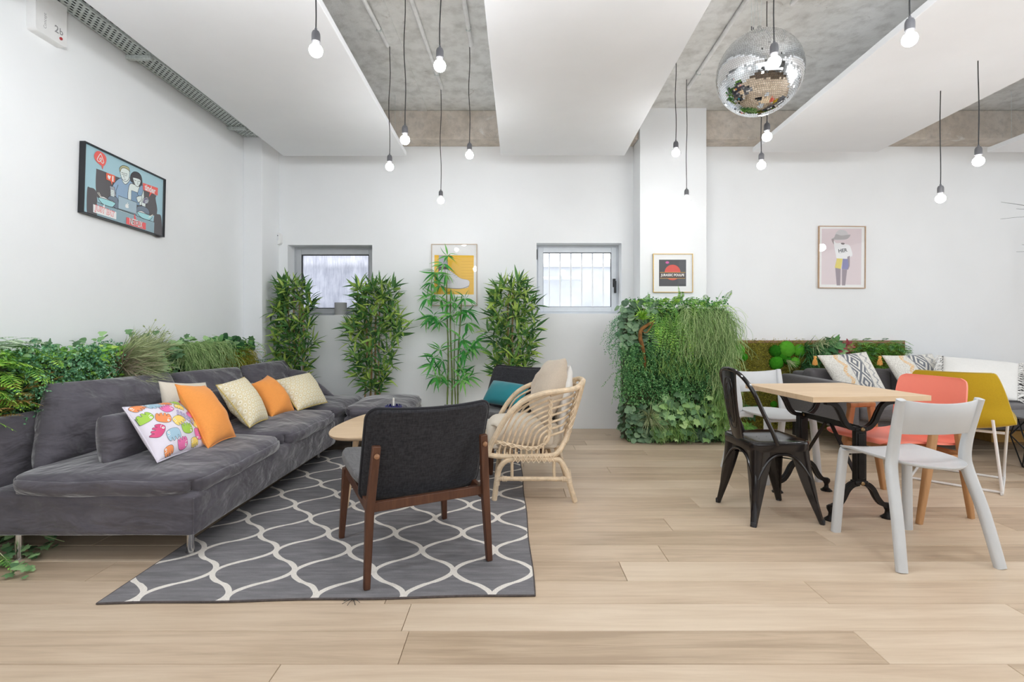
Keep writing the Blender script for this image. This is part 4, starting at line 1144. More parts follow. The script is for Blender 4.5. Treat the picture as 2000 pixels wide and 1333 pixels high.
jb.build('joint_binding', M['lashing'], ra, True, kind='stuff')
loop = smoothpts([w3(962, 862), w3(990, 868), w3(1025, 875), w3(1048, 875), w3(1064, 866), w3(1072, 852), w3(1074, 820), w3(1076, 780)], 6)
put('arm_rail', loop, .0115, sm=0)
# X lashing along arm rail, side rail and posts
lash = MB()
def zig(path_a, path_b, n, rr=.0022, oy=-.012):
    A_ = [Vector(p) for p in path_a]; B_ = [Vector(p) for p in path_b]
    def at(P, f):
        x = f * (len(P) - 1); i = min(int(x), len(P) - 2); return P[i].lerp(P[i + 1], x - i)
    for k in range(n):
        f0, f1 = k / n, (k + 1) / n
        for a, b in ((at(A_, f0), at(B_, f1)), (at(B_, f0), at(A_, f1))):
            for mir in (False, True):
                p, q = a + Vector((0, oy, 0)), b + Vector((0, oy, 0))
                if mir: p, q = far(p), far(q)
                lash.tube([p, (p + q) / 2 + Vector((0, (-.003 if not mir else .003), 0)), q], rr, 4)
off = lambda P, dz, dx=0: [Vector(p) + Vector((dx, 0, dz)) for p in P]
zig(off(loop[2:26], .012), off(loop[2:26], -.012), 8)
zig(off([w3(1001, 895), w3(1083, 895)], .022), off([w3(1001, 897), w3(1083, 897)], -.02), 8, oy=-.018)
zig(off(loop[32:], 0, -.012), off(loop[32:], 0, .012), 5)
zig([(.335, 3.16, .41), (.40, 3.185, .67)], [(.372, 3.19, .41), (.432, 3.225, .69)], 6, oy=-.016)
lash.build('lashing', M['lashing'], ra, True, kind='stuff')
# side ribs sweeping from seat rail up to the post
for i in range(9):
    f = i / 8; x0 = -.075 + .26 * f; zt = .655 - .245 * f
    top = Vector((.232 - .004 * i * .3, YN + .003, zt)); b = Vector((x0, YN + .004, .284)); a0 = Vector((x0 + .004, YN, .338))
    mid = Vector((x0 + (top.x - x0) * .32, YN - .012, .34 + (zt - .34) * .66))
    put('rib', [b, a0, mid, top], .0065, sm=6, n=7)
# back slats, wrapping from post to post
for i in range(7):
    zt = .645 - .04 * i; bx = .415 - .010 * i; ro = .006 * i
    pts = [(.232, YN + .002, zt), (.31, YN + .035 + ro * .4, zt + .016), (bx - .02, 3.20 + ro, zt + .03), (bx + .02, 3.37, zt + .035)]
    P = pts + [tuple(far(p)) for p in reversed(pts[:-1])]
    MB().tube(smoothpts(P, 5), .0068, 7).build('slat', RT, ra, True)
for y in (3.18, 3.30, 3.44, 3.56):
    dx = .03 if 3.25 < y < 3.5 else 0
    MB().tube(smoothpts([(.325 + dx, y, .33), (.365 + dx, y, .47), (.405 + dx, y, .60), (.432 + dx, y, .705)], 4), .011, 8).build('back_post', RT, ra, True)
for i in range(7):
    x = -.09 + i * .06; MB().tube([(x, YN, .297), (x, YF, .297)], .007, 7).build('seat_slat', RT, ra, True)
root = thing('seat_cushion', 'thick oat coloured seat cushion in the rattan armchair', 'cushion', (.10, 3.37, .306))
def rs(q, p):
    e = (abs(p[0]) ** 4) * (abs(p[1]) ** 4); q.x -= math.copysign(.06, p[0]) * e; q.y -= math.copysign(.06, p[1]) * e
    return q
mb = MB(); softbox(mb, (.49, .495, .15), .065, 18, .03, .012, Matrix.Translation((.078, 3.37, .384)), 41, shape=rs); mb.build('cover', M['seat_linen'], root, True, 180)
throw('throw_pillow', 'beige linen pillow standing upright in the rattan armchair', (.265, 3.56, .835), (.335, 3.20, .87), (.205, 3.14, .45), (.15, 3.58, .46), .21, M['beige'], 42, None, .05, .02, .45)
throw('throw_pillow', 'white pillow squeezed behind the beige one in the rattan armchair', (.365, 3.54, .81), (.37, 3.24, .82), (.30, 3.16, .40), (.305, 3.58, .40), .10, M['white_cotton'], 43, None, .04, .012, .45)
# ================================================================ DINING TABLE
dt = thing('dining_table', 'small square oak topped table on black cast iron pedestals', 'table', (1.897, 3.07, 0), R(5.5))
mb = MB()
mb.box((.008, 0, .6755), (.685, .652, .029)); mb.build('tabletop', M['table_oak'], dt, bevel=.0015, ang=None)
BI = M['black_metal']
ribp = [(-.011, -.014), (.011, -.014), (.011, -.005), (.006, -.002), (.006, .002), (.011, .005), (.011, .014), (-.011, .014), (-.011, .005), (-.006, .002), (-.006, -.002), (-.011, -.005)]
for sy in (-1, 1):
    y = sy * .24
    mb = MB(); mb.box((0, y, .352), (.062, .034, .31)); mb.box((0, y - sy * .0, .352), (.04, .044, .25)); mb.box((0, y, .205), (.074, .046, .02)); mb.box((0, y, .497), (.07, .044, .018))
    cl_ = mb.build('column', BI, dt, bevel=.004)
    for sx in (-1, 1):
        up = smoothpts([(sx * .012, y, .50), (sx * .05, y, .505), (sx * .085, y, .535), (sx * .11, y, .585), (sx * .135, y, .625), (sx * .165, y, .643), (sx * .20, y, .647)], 5)
        mb = MB(); mb.sweep(up, ribp, up=(0, 1, 0), sc=[1.05] * len(up)); mb.build('fork_arm', BI, dt, ang=40)
        mb = MB(); mb.box((sx * .175, y, .6525), (.08, .05, .012)); mb.build('mounting_plate', BI, dt, bevel=.003)
        dn_ = smoothpts([(sx * .01, y, .20), (sx * .045, y, .192), (sx * .075, y, .165), (sx * .10, y, .12), (sx * .125, y, .088), (sx * .15, y, .074), (sx * .168, y, .07)], 5)
        mb = MB(); mb.sweep(dn_, ribp, up=(0, 1, 0), sc=[1.15] * len(dn_)); lg = mb.build('leg', BI, dt, ang=40)
        mb = MB(); mb.lathe([(.001, 0), (.034, 0), (.034, .006), (.024, .014), (.014, .024), (.012, .042), (.018, .054), (.022, .064), (.021, .078), (.012, .084), (.001, .085)], 8, (sx * .168, y, 0)); mb.build('foot', BI, lg, ang=40)
    for z in (.50, .203):
        mb = MB(); mb.lathe([(.011, 0), (.011, .006), (.007, .011), (.001, .012)], 12, (0, y - .022, z), Matrix.Rotation(R(90), 3, 'X')); mb.build('bolt', M['brass'], cl_)
mb = MB(); mb.box((0, 0, .50), (.012, .47, .034)); mb.build('stretcher', BI, dt, bevel=.002)
for sy in (-1, 1):
    mb = MB(); mb.sweep([(0, sy * .02, .49), (0, sy * .228, .22)], [(-.003, -.011), (.003, -.011), (.003, .011), (-.003, .011)], up=(1, 0, 0)); mb.build('brace', BI, dt, ang=None)

# ================================================================ BLACK STEEL CHAIR
tx = thing('steel_chair', 'glossy black stamped steel chair with hoop back at the table', 'chair', (1.46, 2.93, 0), R(-85))
BG = M['black_gloss']
cf = [(-.172, -.178), (.172, -.178), (.172, .152), (-.172, .152)]     # seat corners (local)
sx_, sy0, sy1 = .172, -.178, .152
mb = MB(); o_ = [(x, y + (sy0 + sy1) / 2) for x, y in rounded(2 * sx_, sy1 - sy0, .05, 5)]
def ins2(k): return [(x * k, (y - (sy0 + sy1) / 2) * k + (sy0 + sy1) / 2) for x, y in o_]
mb.loft([[(x, y, z) for x, y in ins2(k)] for k, z in ((1.0, .388), (1.015, .40), (1.02, .425), (1.01, .437), (.985, .441), (.955, .437), (.92, .433), (.5, .429), (.05, .428))], cap=True)
mb.build('seat', BG, tx, ang=50)
# drain holes
mb = MB()
for a in range(5):
    mb.lathe([(.0001, 0), (.0035, .0006)], 8, (.05 * math.cos(a * 1.2566), -.01 + .05 * math.sin(a * 1.2566), .4295))
mb.build('drain_holes', M['dark_gasket'], tx, kind='stuff')
feet = {(sx, sy): (sx * .2, .2 * sy, 0) for sx in (-1, 1) for sy in (-1, 1)}
def leg_pt(sx, sy, f):      # f 0 top .. 1 foot, outer corner line
    a = Vector((sx * .158, sy * .150 - .013, .405)); b = Vector(feet[(sx, sy)])
    p = a.lerp(b, f); p += Vector((sx, sy, 0)) * .012 * math.sin(f * math.pi) * -.6
    return p
for sx in (-1, 1):
    for sy in (-1, 1):
        # V-channel: wide at the top, narrow at the foot, folded round the chair's corner
        rings = []
        for k in range(11):
            f = k / 10; p = leg_pt(sx, sy, f); w_ = .084 * (1 - f) ** 1.1 + .021
            r_ = []
            for ax, ay in ((-w_, .0), (-w_ * .5, .006), (-.012, .010), (0, .004), (.004, 0), (.010, -.012), (.006, -w_ * .5), (0, -w_), (-.009, -w_), (-.009, -.02), (-.02, -.009), (-w_, -.009)):
                r_.append(p + Vector((sx * ax, sy * ay, 0)))
            rings.append(r_ if sx * sy < 0 else list(reversed(r_)))
        mb = MB(); mb.loft(rings); lg = mb.build('leg', BG, tx, ang=50)
        mb = MB(); rib = [leg_pt(sx, sy, .28 + .6 * k / 8) + Vector((sx * -.004, sy * -.004, 0)) for k in range(9)]
        mb.tube(rib, [.004 + .009 * math.sin(math.pi * min(1, k / 8 + .1)) for k in range(9)], 8); mb.build('leg_rib', BG, lg)
        q = leg_pt(sx, sy, .99); mb = MB(); mb.lathe([(.014, -.001), (.015, .02), (.013, .024)], 10, (q.x - sx * .006, q.y - sy * .006, .001)); mb.build('foot_cap', M['dark_gasket'], lg)
# arched aprons
def apron(a, b, nrm):
    mb = MB(); n = 20
    def pt(s_, t_):
        u = abs(2 * s_ - 1)
        lowz = .372 - .13 * u ** 2.6 - .0
        z = .408 + (lowz - .408) * t_
        f = (.405 - z) / .405
        pa, pb = leg_pt(*a, f), leg_pt(*b, f)
        p = pa.lerp(pb, .04 + .92 * s_); p.z = z
        return p + Vector(nrm) * (.002)
    mb.grid(pt, n, 3); mb.grid(lambda s_, t_: pt(s_, t_) - Vector(nrm) * .004, n, 3)
    mb.build('apron', BG, tx, ang=60)
    MB().tube([pt(k / n, 1) for k in range(n + 1)], .0085, 8).build('apron_bead', BG, tx)
apron((-1, -1), (1, -1), (0, -1, 0)); apron((1, -1), (1, 1), (1, 0, 0)); apron((1, 1), (-1, 1), (0, 1, 0)); apron((-1, 1), (-1, -1), (-1, 0, 0))
for k in (-1, 1):
    mb = MB(); mb.sweep([(k * .15, -.15, .33), (-k * .15, .13, .33)], [(-.007, -.002), (.007, -.002), (.007, .002), (-.007, .002)], up=(0, 0, 1)); mb.build('cross_strap', BG, tx, ang=None)
hoop = [(.170, -.045, .425), (.170, -.075, .50), (.169, -.125, .60), (.160, -.168, .70), (.128, -.205, .775), (.075, -.228, .815), (0, -.238, .826)]
hp = smoothpts(hoop + [(-x, y, z) for x, y, z in reversed(hoop[:-1])], 6)
MB().tube(hp, .0115, 10).build('hoop', BG, tx)
# splat with pressed oval
def sp_(s_, t_, off=0):
    z = .428 + (.818 - .428) * t_; y = -.172 - .058 * t_ - .012 * math.sin(t_ * math.pi); w_ = .052 + .02 * t_
    return Vector(((s_ * 2 - 1) * w_, y + off - .006 * (1 - (s_ * 2 - 1) ** 2), z))
mb = MB(); mb.grid(lambda a, b: sp_(a, b, .002), 8, 14); mb.grid(lambda a, b: sp_(a, b, -.003), 8, 14); spl = mb.build('splat', BG, tx, ang=60)
for k_, w_, z0, z1 in ((0, .33, .16, .9), (1, .17, .24, .82)):
    pts = []
    for i in range(28):
        a = 2 * math.pi * i / 28; c, s_ = math.cos(a), math.sin(a)
        tt = (z0 + z1) / 2 + (z1 - z0) / 2 * (abs(s_) ** .55) * (1 if s_ > 0 else -1); ss = .5 + w_ * (abs(c) ** .7) * (1 if c > 0 else -1)
        pts.append(sp_(ss, tt, -.003))
    MB().tube(pts, .0035, 6, closed=True).build('pressed_ridge', BG, spl)
for s_ in (-1, 1): 
    MB().tube([sp_(.5 + s_ * .5, k / 10, 0) for k in range(11)], .0045, 6).build('splat_edge', BG, spl)

# ================================================================ WHITE CHAIRS
def make_white(loc, rz, label, group):
    root = thing('plastic_chair', label, 'chair', loc, rz, group); WP = M['white_plastic']
    pr = rounded(1, 1, .32, 3)
    for s_ in (-1, 1):
        # rear leg flows into the back upright
        pts = smoothpts([(s_ * .232, -.222, 0), (s_ * .210, -.172, .22), (s_ * .187, -.118, .40), (s_ * .179, -.110, .47), (s_ * .178, -.124, .56), (s_ * .184, -.148, .66), (s_ * .189, -.170, .740)], 4)
        n = len(pts); sc = []
        for i in range(n):
            f = i / (n - 1); wx = .046 if f < .4 else .046 - .012 * (f - .4) / .6; wy = .034 - .004 * abs(f - .5)
            sc.append((wx * (1 + .12 * math.sin(f * math.pi)), wy))
        mb = MB(); mb.sweep(pts, pr, up=(0, 1, .25), sc=sc); mb.build('leg', WP, root, ang=40)
        pts = smoothpts([(s_ * .200, .222, 0), (s_ * .188, .212, .22), (s_ * .176, .20, .40), (s_ * .172, .19, .437)], 4); n = len(pts)
        mb = MB(); mb.sweep(pts, pr, up=(0, 1, 0), sc=[(.044, .034)] * n); mb.build('leg', WP, root, ang=40)
        # arm that joins seat and rear leg
        pts = smoothpts([(s_ * .120, -.03, .428), (s_ * .160, -.08, .425), (s_ * .183, -.112, .41)], 4)
        mb = MB(); mb.tube(pts, [(.014, .022)] * len(pts), 8); mb.build('seat_bracket', WP, root)
    # seat: wide front edge, rounded back
    out = smoothpts([(-.176, .215, 0), (0, .222, 0), (.176, .215, 0), (.186, .15, 0), (.180, .02, 0), (.163, -.09, 0), (.112, -.19, 0), (0, -.238, 0), (-.112, -.19, 0), (-.163, -.09, 0), (-.180, .02, 0), (-.186, .15, 0)], 4, True)
    mb = MB()
    def sz(x, y): return .446 + .012 * (x / .18) ** 2 * (1 if y < .1 else 1) - .012 * max(0, (y - .12) / .1) ** 2 + .004 * (y / .2) ** 2
    rings = []
    for k, dz in ((.03, -.014), (.5, -.014), (.96, -.014), (1.0, -.006), (.992, 0), (.9, -.002), (.6, -.004), (.3, -.005), (.02, -.005)):
        rings.append([(p.x * k, p.y * k, sz(p.x * k, p.y * k) + dz) for p in out])
    mb.loft(rings); mb.build('seat', WP, root, ang=70)
    mb = MB(); mb.box((0, .19, .425), (.35, .02, .022)); mb.build('front_rail', WP, root, bevel=.004)
    # curved back band
    def bk(a, b, off):
        x = (a * 2 - 1) * .188; z = .580 + .160 * b
        y = -.163 - (z - .58) * .26 + .036 * (x / .19) ** 2
        zz = z - .016 * (1 - (x / .19) ** 2) * (b - .0) * 1.0 + .0
        return Vector((x, y + off, zz))
    mb = MB(); n = 16
    loopp = [(0, 0)]
    rings = []
    for i in range(n + 1):
        a = i / n
        rings.append([bk(a, b, o) for b, o in ((0.0, -.002), (.03, -.006), (.5, -.006), (.97, -.006), (1, -.002), (1, .002), (.97, .006), (.5, .006), (.03, .006), (0, .002))])
    mb.loft(rings); mb.build('backrest', WP, root, ang=50)
    return root
c1 = make_white((1.898, 2.453, 0), R(4.7), 'white plastic chair nearest the camera with its back turned', 'white plastic chairs')
c2 = copy_tree(c1); c2.location = (1.87, 3.70, 0); c2.rotation_euler.z = R(190); c2['label'] = 'white plastic chair on the far side of the oak table'

# ================================================================ CORAL ARMCHAIR
cc = thing('coral_chair', 'coral lacquered shell chair with slanted warm oak legs', 'chair', (2.33, 3.06, 0), R(103))
OL = M['oak_leg']; sq = rounded(1, 1, .25, 3)
for s_ in (-1, 1):
    x = s_ * .262
    for y0, y1 in ((.20, .088), (-.165, -.062)):
        mb = MB(); mb.sweep([(x, y0, 0), (x, (y0 * .45 + y1 * .55), .30), (x, y1, .555)], sq, up=(1, 0, 0), sc=[(.030, .026), (.046, .034), (.042, .032)]); mb.build('leg', OL, cc, ang=45)
    mb = MB(); mb.sweep([(x, -.085, .560), (x, .11, .560)], sq, up=(1, 0, 0), sc=[(.030, .034)] * 2); mb.build('arm_rest', OL, cc, ang=45)
    mb = MB(); mb.sweep([(x, -.10, .33), (x, .125, .33)], sq, up=(1, 0, 0), sc=[(.055, .028)] * 2); mb.build('side_rail', OL, cc, ang=45)
for y in (-.08, .12):
    mb = MB(); mb.sweep([(-.262, y, .355), (.262, y, .355)], sq, up=(0, 1, 0), sc=[(.04, .026)] * 2); mb.build('cross_rail', OL, cc, ang=45)
def shell(root, name, mat, prof, widths, side, th, nu=16, flare=None, edge=None):
    P = smoothpts([(0, y, z) for y, z in prof], 6); n = len(P)
    Wd = smoothpts([(w_, i, 0) for i, w_ in enumerate(widths)], 6)
    Sd = smoothpts([(a, b, 0) for a, b in side], 6)
    fr = MB().frames(P, up=(1, 0, 0))
    def pt(a, j, off):
        s_ = a * 2 - 1; p, sd, up_ = fr[j]
        lift = Sd[j].x * s_ * s_; fwd = Sd[j].y * s_ * s_
        nrm = sd if sd.z > 0 or (abs(sd.z) < .3 and sd.y > 0) else -sd
        return Vector((s_ * Wd[j].x, p.y + fwd, p.z + lift)) + nrm * off
    mb = MB(); rings = []
    for j in range(n):
        top = [pt(i / nu, j, th / 2) for i in range(nu + 1)]; bot = [pt(1 - i / nu, j, -th / 2) for i in range(nu + 1)]
        rings.append(top + bot)
    mb.loft(rings); return mb.build(name, mat, root, ang=50), pt, n
shell(cc, 'shell', M['coral'], [(.345, .415), (.32, .432), (.16, .42), (-.04, .40), (-.16, .405), (-.205, .44), (-.222, .55), (-.240, .68), (-.250, .745), (-.252, .766)],
      [.16, .215, .235, .238, .230, .218, .212, .208, .195, .16], [(0, 0), (.0, 0), (.01, 0), (.012, 0), (.01, .0), (.0, .02), (0, .03), (0, .03), (0, .025), (0, .02)], .012)

# ================================================================ MUSTARD LOUNGE CHAIR
mc = thing('mustard_chair', 'mustard felt shell chair on white wire sled base', 'chair', (3.105, 3.575, 0), R(-45))
ob, pt, n = shell(mc, 'shell', M['mustard'], [(.27, .43), (.24, .435), (.10, .415), (-.08, .40), (-.19, .405), (-.235, .46), (-.25, .55), (-.275, .66), (-.29, .752), (-.292, .768)],
      [.22, .26, .285, .30, .30, .29, .272, .245, .212, .185], [(.03, 0), (.04, 0), (.055, 0), (.06, .0), (.05, .02), (.02, .06), (0, .075), (0, .07), (0, .06), (0, .05)], .026)
mb = MB(); p = pt(.985, 21, 0); mb.box((.272, .02, .449), (.002, .03, .012), Matrix.Rotation(R(-55), 3, 'X') @ Matrix.Rotation(R(25), 3, 'Y')); mb.build('brand_tab', M['dark_gasket'], mc, label='small black tab')
for s_ in (-1, 1):
    pts = [(s_ * .192, -.258, .47), (s_ * .228, -.256, .10), (s_ * .234, -.252, .02), (s_ * .234, -.22, .0085), (s_ * .234, .22, .0085), (s_ * .234, .252, .02), (s_ * .236, .235, .10), (s_ * .255, .08, .42)]
    MB().tube(smoothpts(pts, 5), .0085, 10).build('sled_leg', M['white_metal'], mc)
for y in (-.22, .22): MB().tube([(-.234, y, .0085), (.234, y, .0085)], .008, 8).build('floor_rod', M['white_metal'], mc)
MB().tube([(-.245, -.13, .375), (.245, -.13, .375)], .009, 8).build('seat_rod', M['white_metal'], mc)

# ================================================================ GREY SOFA ON THE RIGHT
S2 = M['sofa2']
gs = thing('grey_sofa', 'long dark grey sofa against the back wall behind the coral chair', 'sofa', (4.2, 4.7, 0))
def soft2(name, lo, hi, r, **kw):
    mb = MB(); c = [(a + b) / 2 for a, b in zip(lo, hi)]
    softbox(mb, [b - a for a, b in zip(lo, hi)], r, M=Matrix.Translation(Vector(c)), **kw)
    return mb.build(name, S2, gs, True, 180)
soft2('base', (2.72, 4.18, .22), (5.12, 5.16, .31), .015, n=12)
soft2('arm', (2.70, 4.14, .215), (2.82, 5.15, .60), .028, n=12)
soft2('back_frame', (2.82, 4.98, .25), (5.12, 5.17, .63), .03, n=12)
for i in range(3):
    x0 = 2.825 + i * .765
    soft2('seat_cushion', (x0, 4.12, .30), (x0 + .76, 4.99, .42), .035, n=14, puff=.015, wr=.004, seed=50 + i)
    soft2('back_cushion', (x0, 4.82, .41), (x0 + .76, 4.99, .665), .045, n=14, wr=.006, seed=60 + i)
for x in (2.80, 4.51, 5.05):
    for y in (4.28, 5.05): mb = MB(); mb.box((x, y, .11), (.045, .045, .22)); mb.build('leg', M['black_wire'], gs, True, None)
bd = thing('pine_board', 'yellow pine board lying on the floor under the grey sofa', 'board', (4.58, 4.84, 0))
MB().b2((4.42, 4.72, .001), (5.0, 4.96, .105)).build('board', M['crate'], bd, True, None, bevel=.003)

# woven pillows with tassels
def kilim(name):
    t = NT(name); s2 = t.n('ShaderNodeSeparateXYZ', {0: t.n('ShaderNodeTexCoord').outputs['UV']}); u, v_ = s2.outputs[0], s2.outputs[1]
    tri = lambda x: t.math('ABSOLUTE', t.math('SUBTRACT', t.math('MULTIPLY', t.math('FRACT', x), 2.0), 1.0))
    between = lambda a, b: t.math('MULTIPLY', t.math('GREATER_THAN', u, a), t.math('LESS_THAN', u, b))
    nz = t.noise(t.coord('UV', (70, 26, 1)), 1, 3, .6)
    ivory = t.ramp(nz, [(.35, lin(208, 204, 196)), (.6, lin(238, 236, 230))])
    st = t.ramp(t.noise(t.coord('UV', (26, 120, 1)), 1, 2), [(.42, (0, 0, 0)), (.56, (1, 1, 1))])
    zz = t.math('LESS_THAN', t.math('ABSOLUTE', t.math('SUBTRACT', t.math('MULTIPLY', t.math('SUBTRACT', u, .24), 9.0), t.math('ADD', t.math('MULTIPLY', tri(t.math('MULTIPLY', v_, 3.0)), .9), .0))), .34)
    c = t.mix(t.math('MULTIPLY', t.math('MULTIPLY', between(.24, .37), zz), st), ivory, lin(232, 182, 104))
    d = t.math('ADD', tri(t.math('MULTIPLY', v_, 2.0)), t.math('ABSOLUTE', t.math('MULTIPLY', t.math('SUBTRACT', u, .57), 7.0)))
    ringy = t.math('GREATER_THAN', t.math('SINE', t.math('MULTIPLY', d, 11.0)), .15)
    grey = t.mix(t.math('SUBTRACT', 1.0, ringy), ivory, lin(122, 126, 134))
    c = t.mix(between(.43, .71), c, grey)
    edge_ = t.math('ADD', between(.41, .43), between(.71, .735)); c = t.mix(t.math('MULTIPLY', edge_, .75), c, lin(128, 132, 140))
    zz2 = t.math('LESS_THAN', t.math('ABSOLUTE', t.math('SUBTRACT', t.math('MULTIPLY', t.math('SUBTRACT', u, .80), 12.0), t.math('MULTIPLY', tri(t.math('MULTIPLY', v_, 6.0)), 1.0))), .3)
    c = t.mix(t.math('MULTIPLY', t.math('MULTIPLY', between(.78, .93), zz2), st), c, lin(132, 136, 144))
    t.base(c); t.val('Roughness', .97); t.val('Specular IOR Level', .1); t.bump(nz, .6, .006)
    return t.m
M['kilim'] = kilim('woven_ivory_grey'); M['tassel'] = mk('orange_yarn', (240, 176, 96), .95, var=.15, scale=80)
def tassel(root, p):
    mb = MB(); mb.lathe([(.001, .0), (.012, -.004), (.015, -.014), (.011, -.024), (.011, -.026), (.001, -.027)], 10, p)
    tk = mb.build('tassel_knot', M['tassel'], root, True)
    mb = MB()
    for k in range(26):
        a = k * 2.4; r_ = .012 * math.sqrt((k + 1) / 26)
        mb.tube([Vector(p) + Vector((r_ * .6 * math.cos(a), r_ * .6 * math.sin(a), -.022)), Vector(p) + Vector((r_ * 1.6 * math.cos(a), r_ * 1.6 * math.sin(a), -.05)), Vector(p) + Vector((r_ * 2.0 * math.cos(a), r_ * 2.0 * math.sin(a), -.085 - .006 * math.sin(k)))], .0022, 4)
    mb.build('tassel_threads', M['tassel'], tk, True, kind='stuff')
for (TL, TR, BR, BL), lab in ((((2.85, 4.79, .80), (3.30, 4.77, .835), (3.37, 4.56, .435), (2.97, 4.60, .435)), 'woven ivory and grey pillow with orange tassel, nearer the moss panel corner'),
                             (((3.455, 4.79, .80), (3.93, 4.79, .815), (3.98, 4.57, .435), (3.55, 4.60, .435)), 'woven ivory and grey pillow with orange tassel, behind the coral backrest')):
    r_, f = throw('throw_pillow', lab, TL, TR, BR, BL, .15, M['kilim'], 70 + int(TL[0]), 'woven tassel pillows', .05, .008, .5)
    q = f(-1, 1, 1); tassel(r_, (q.x - .02, q.y - .01, q.z - .005))
r_, f = throw('throw_pillow', 'long off-white pillow with fringed ends on the grey sofa', (3.90, 4.64, .80), (4.56, 4.60, .738), (4.24, 4.29, .445), (3.60, 4.33, .445), .17, M['white_cotton'], 75, None, .04, .014, .5)
mb = MB(); rg = random.Random(5)
for sd in (-1, 1):
    for k in range(60):
        t_ = -1 + 2 * k / 59; p = f(sd, t_, 1); L = .035 + rg.random() * .03
        d = Vector((sd * 1.0, -.3 + rg.random() * .4, rg.uniform(-.9, .5))).normalized()
        q = p + d * L; q2 = q + Vector((sd * .3, rg.uniform(-.5, .3), -.9)).normalized() * L * .8
        mb.tube([p, (p + q) / 2 + Vector((0, -.004, .004)), q, q2], .0042, 4)
mb.build('fringe', M['white_cotton'], r_, True, kind='stuff')
mb = MB()
for sd in (-1, 1):
    for k in range(16):
        t_ = -1 + 2 * k / 15; p = f(sd, t_, 1); d = Vector((sd, -.6, -.7)).normalized()
        mb.tube([p + Vector((0, -.006, 0)), p + d * .05], .0028, 4)
mb.build('dark_fringe', M['cord'], r_, True, kind='stuff', label='black strands in the fringe')

# low table with faceted black wire base, cut by the right edge of the picture
wt = thing('side_table', 'low round grey table with faceted black wire base before the grey sofa', 'table', (4.12, 3.72, 0))
MB().lathe([(.001, .385), (.385, .385), (.392, .39), (.392, .398), (.385, .402), (.001, .402)], 48).build('tabletop', mk('dark_grey_tabletop', (98, 98, 102), .5, var=.05), wt, ang=40)
n = 6; lo = [Vector((.30 * math.cos(k * math.pi / 3 + .5), .30 * math.sin(k * math.pi / 3 + .5), .006)) for k in range(n)]
mi_ = [Vector((.375 * math.cos((k + .5) * math.pi / 3 + .5), .375 * math.sin((k + .5) * math.pi / 3 + .5), .21)) for k in range(n)]
hi_ = [Vector((.33 * math.cos(k * math.pi / 3 + .5), .33 * math.sin(k * math.pi / 3 + .5), .38)) for k in range(n)]
for k in range(n):
    for a, b in ((lo[k], lo[(k + 1) % n]), (lo[k], mi_[k]), (lo[(k + 1) % n], mi_[k]), (hi_[k], mi_[k]), (hi_[(k + 1) % n], mi_[k]), (hi_[k], hi_[(k + 1) % n])):
        MB().tube([a, b], .005, 6).build('wire', M['black_wire'], wt)

# ================================================================ PENDANT BULBS
t = NT('lit_bulb'); e = t.n('ShaderNodeEmission', {'Color': (1.0, .985, .96, 1), 'Strength': 26.0}); t.L.new(e.outputs[0], t.out.inputs[0]); M['bulb'] = t.m
M['opal'] = mk('white_bulb_neck', (240, 240, 238), .4, var=0)
def pendant(u, v_, d, label, su, proto=[None]):
    c = W(u, v_, d)                     # centre of the bulb
    root = thing('pendant_lamp', label, 'lamp', tuple(c), 0, 'bare bulbs on black cords')
    Lc = SLAB - c.z
    pts = []; rg = random.Random(int(u * 7 + v_))
    for k in range(13):
        f = k / 12; pts.append((.006 * math.sin(f * 9 + u) * math.sin(f * math.pi), .006 * math.cos(f * 7 + u) * math.sin(f * math.pi), .085 + (Lc - .085) * f))
    MB().tube(pts, .0031, 7).build('cord', M['cord'], root)
    if proto[0] is None:
        a = MB(); a.lathe([(.001, .098), (.0055, .097), (.006, .088), (.014, .084), (.0185, .074), (.0195, .064), (.0195, .036), (.017, .034), (.001, .034)], 20)
        b = MB(); b.lathe([(.0135, .037), (.0145, .028), (.019, .018), (.001, .0175)], 20)
        g = MB(); pr = [(.019, .018)] + [(.0305 * math.cos(R(x)), -.004 + .0305 * math.sin(R(x))) for x in range(38, -90, -11)] + [(.001, -.0345)]
        g.lathe(pr, 20)
        proto[0] = (a.mesh('socket'), b.mesh('bulb_neck'), g.mesh('bulb'))
        for me, m in zip(proto[0], ('socket', 'opal', 'bulb')): me.materials.append(M[m])
    up_ = root
    for me in proto[0]:
        o = bpy.data.objects.new(me.name, me); COL.objects.link(o); o.parent = up_
        if me.name.startswith('socket'): up_ = o
    l = bpy.data.lights.new('bulb_and_fill_glow', 'POINT'); l.energy = BULB_W; l.shadow_soft_size = .034; l.color = COOL
    o = bpy.data.objects.new('bulb_and_fill_glow', l); COL.objects.link(o); o.parent = root; o.location = (0, 0, -.01)
BULB_W = 4.6
for a in ((617, 97, 2.35, 'pendant bulb below the left ceiling panel, nearest the cable tray'), (859, 127, 2.62, 'large near pendant bulb high up in front of the bare concrete strip'),
          (791, 272, 3.3, 'pendant bulb at the right corner of the left ceiling panel'), (761, 325, 3.95, 'pendant bulb just below the end of the left ceiling panel'),
          (861, 391, 4.67, 'lowest pendant bulb of the five, above the yellow print'), (917, 302, 3.95, 'pendant bulb beside the left edge of the middle ceiling panel'),
          (1320, 298, 4.0, 'higher pendant bulb in front of the white column'), (1341, 389, 4.5, 'low pendant bulb above the small gold framed print'),
          (1512, 120, 2.45, 'pendant bulb hanging in front of the disco ball'), (1498, 266, 3.42, 'higher of two pendant bulbs directly below the disco ball'),
          (1487, 322, 3.8, 'lower of two pendant bulbs directly below the disco ball'), (1777, 75, 2.25, 'pendant bulb at the top right over the slanting ceiling panel'),
          (1837, 387, 3.6, 'low pendant bulb to the right of the woman in a hat print'), (1911, 314, 3.2, 'pendant bulb nearest the right edge of the picture')):
    pendant(*a, 0)

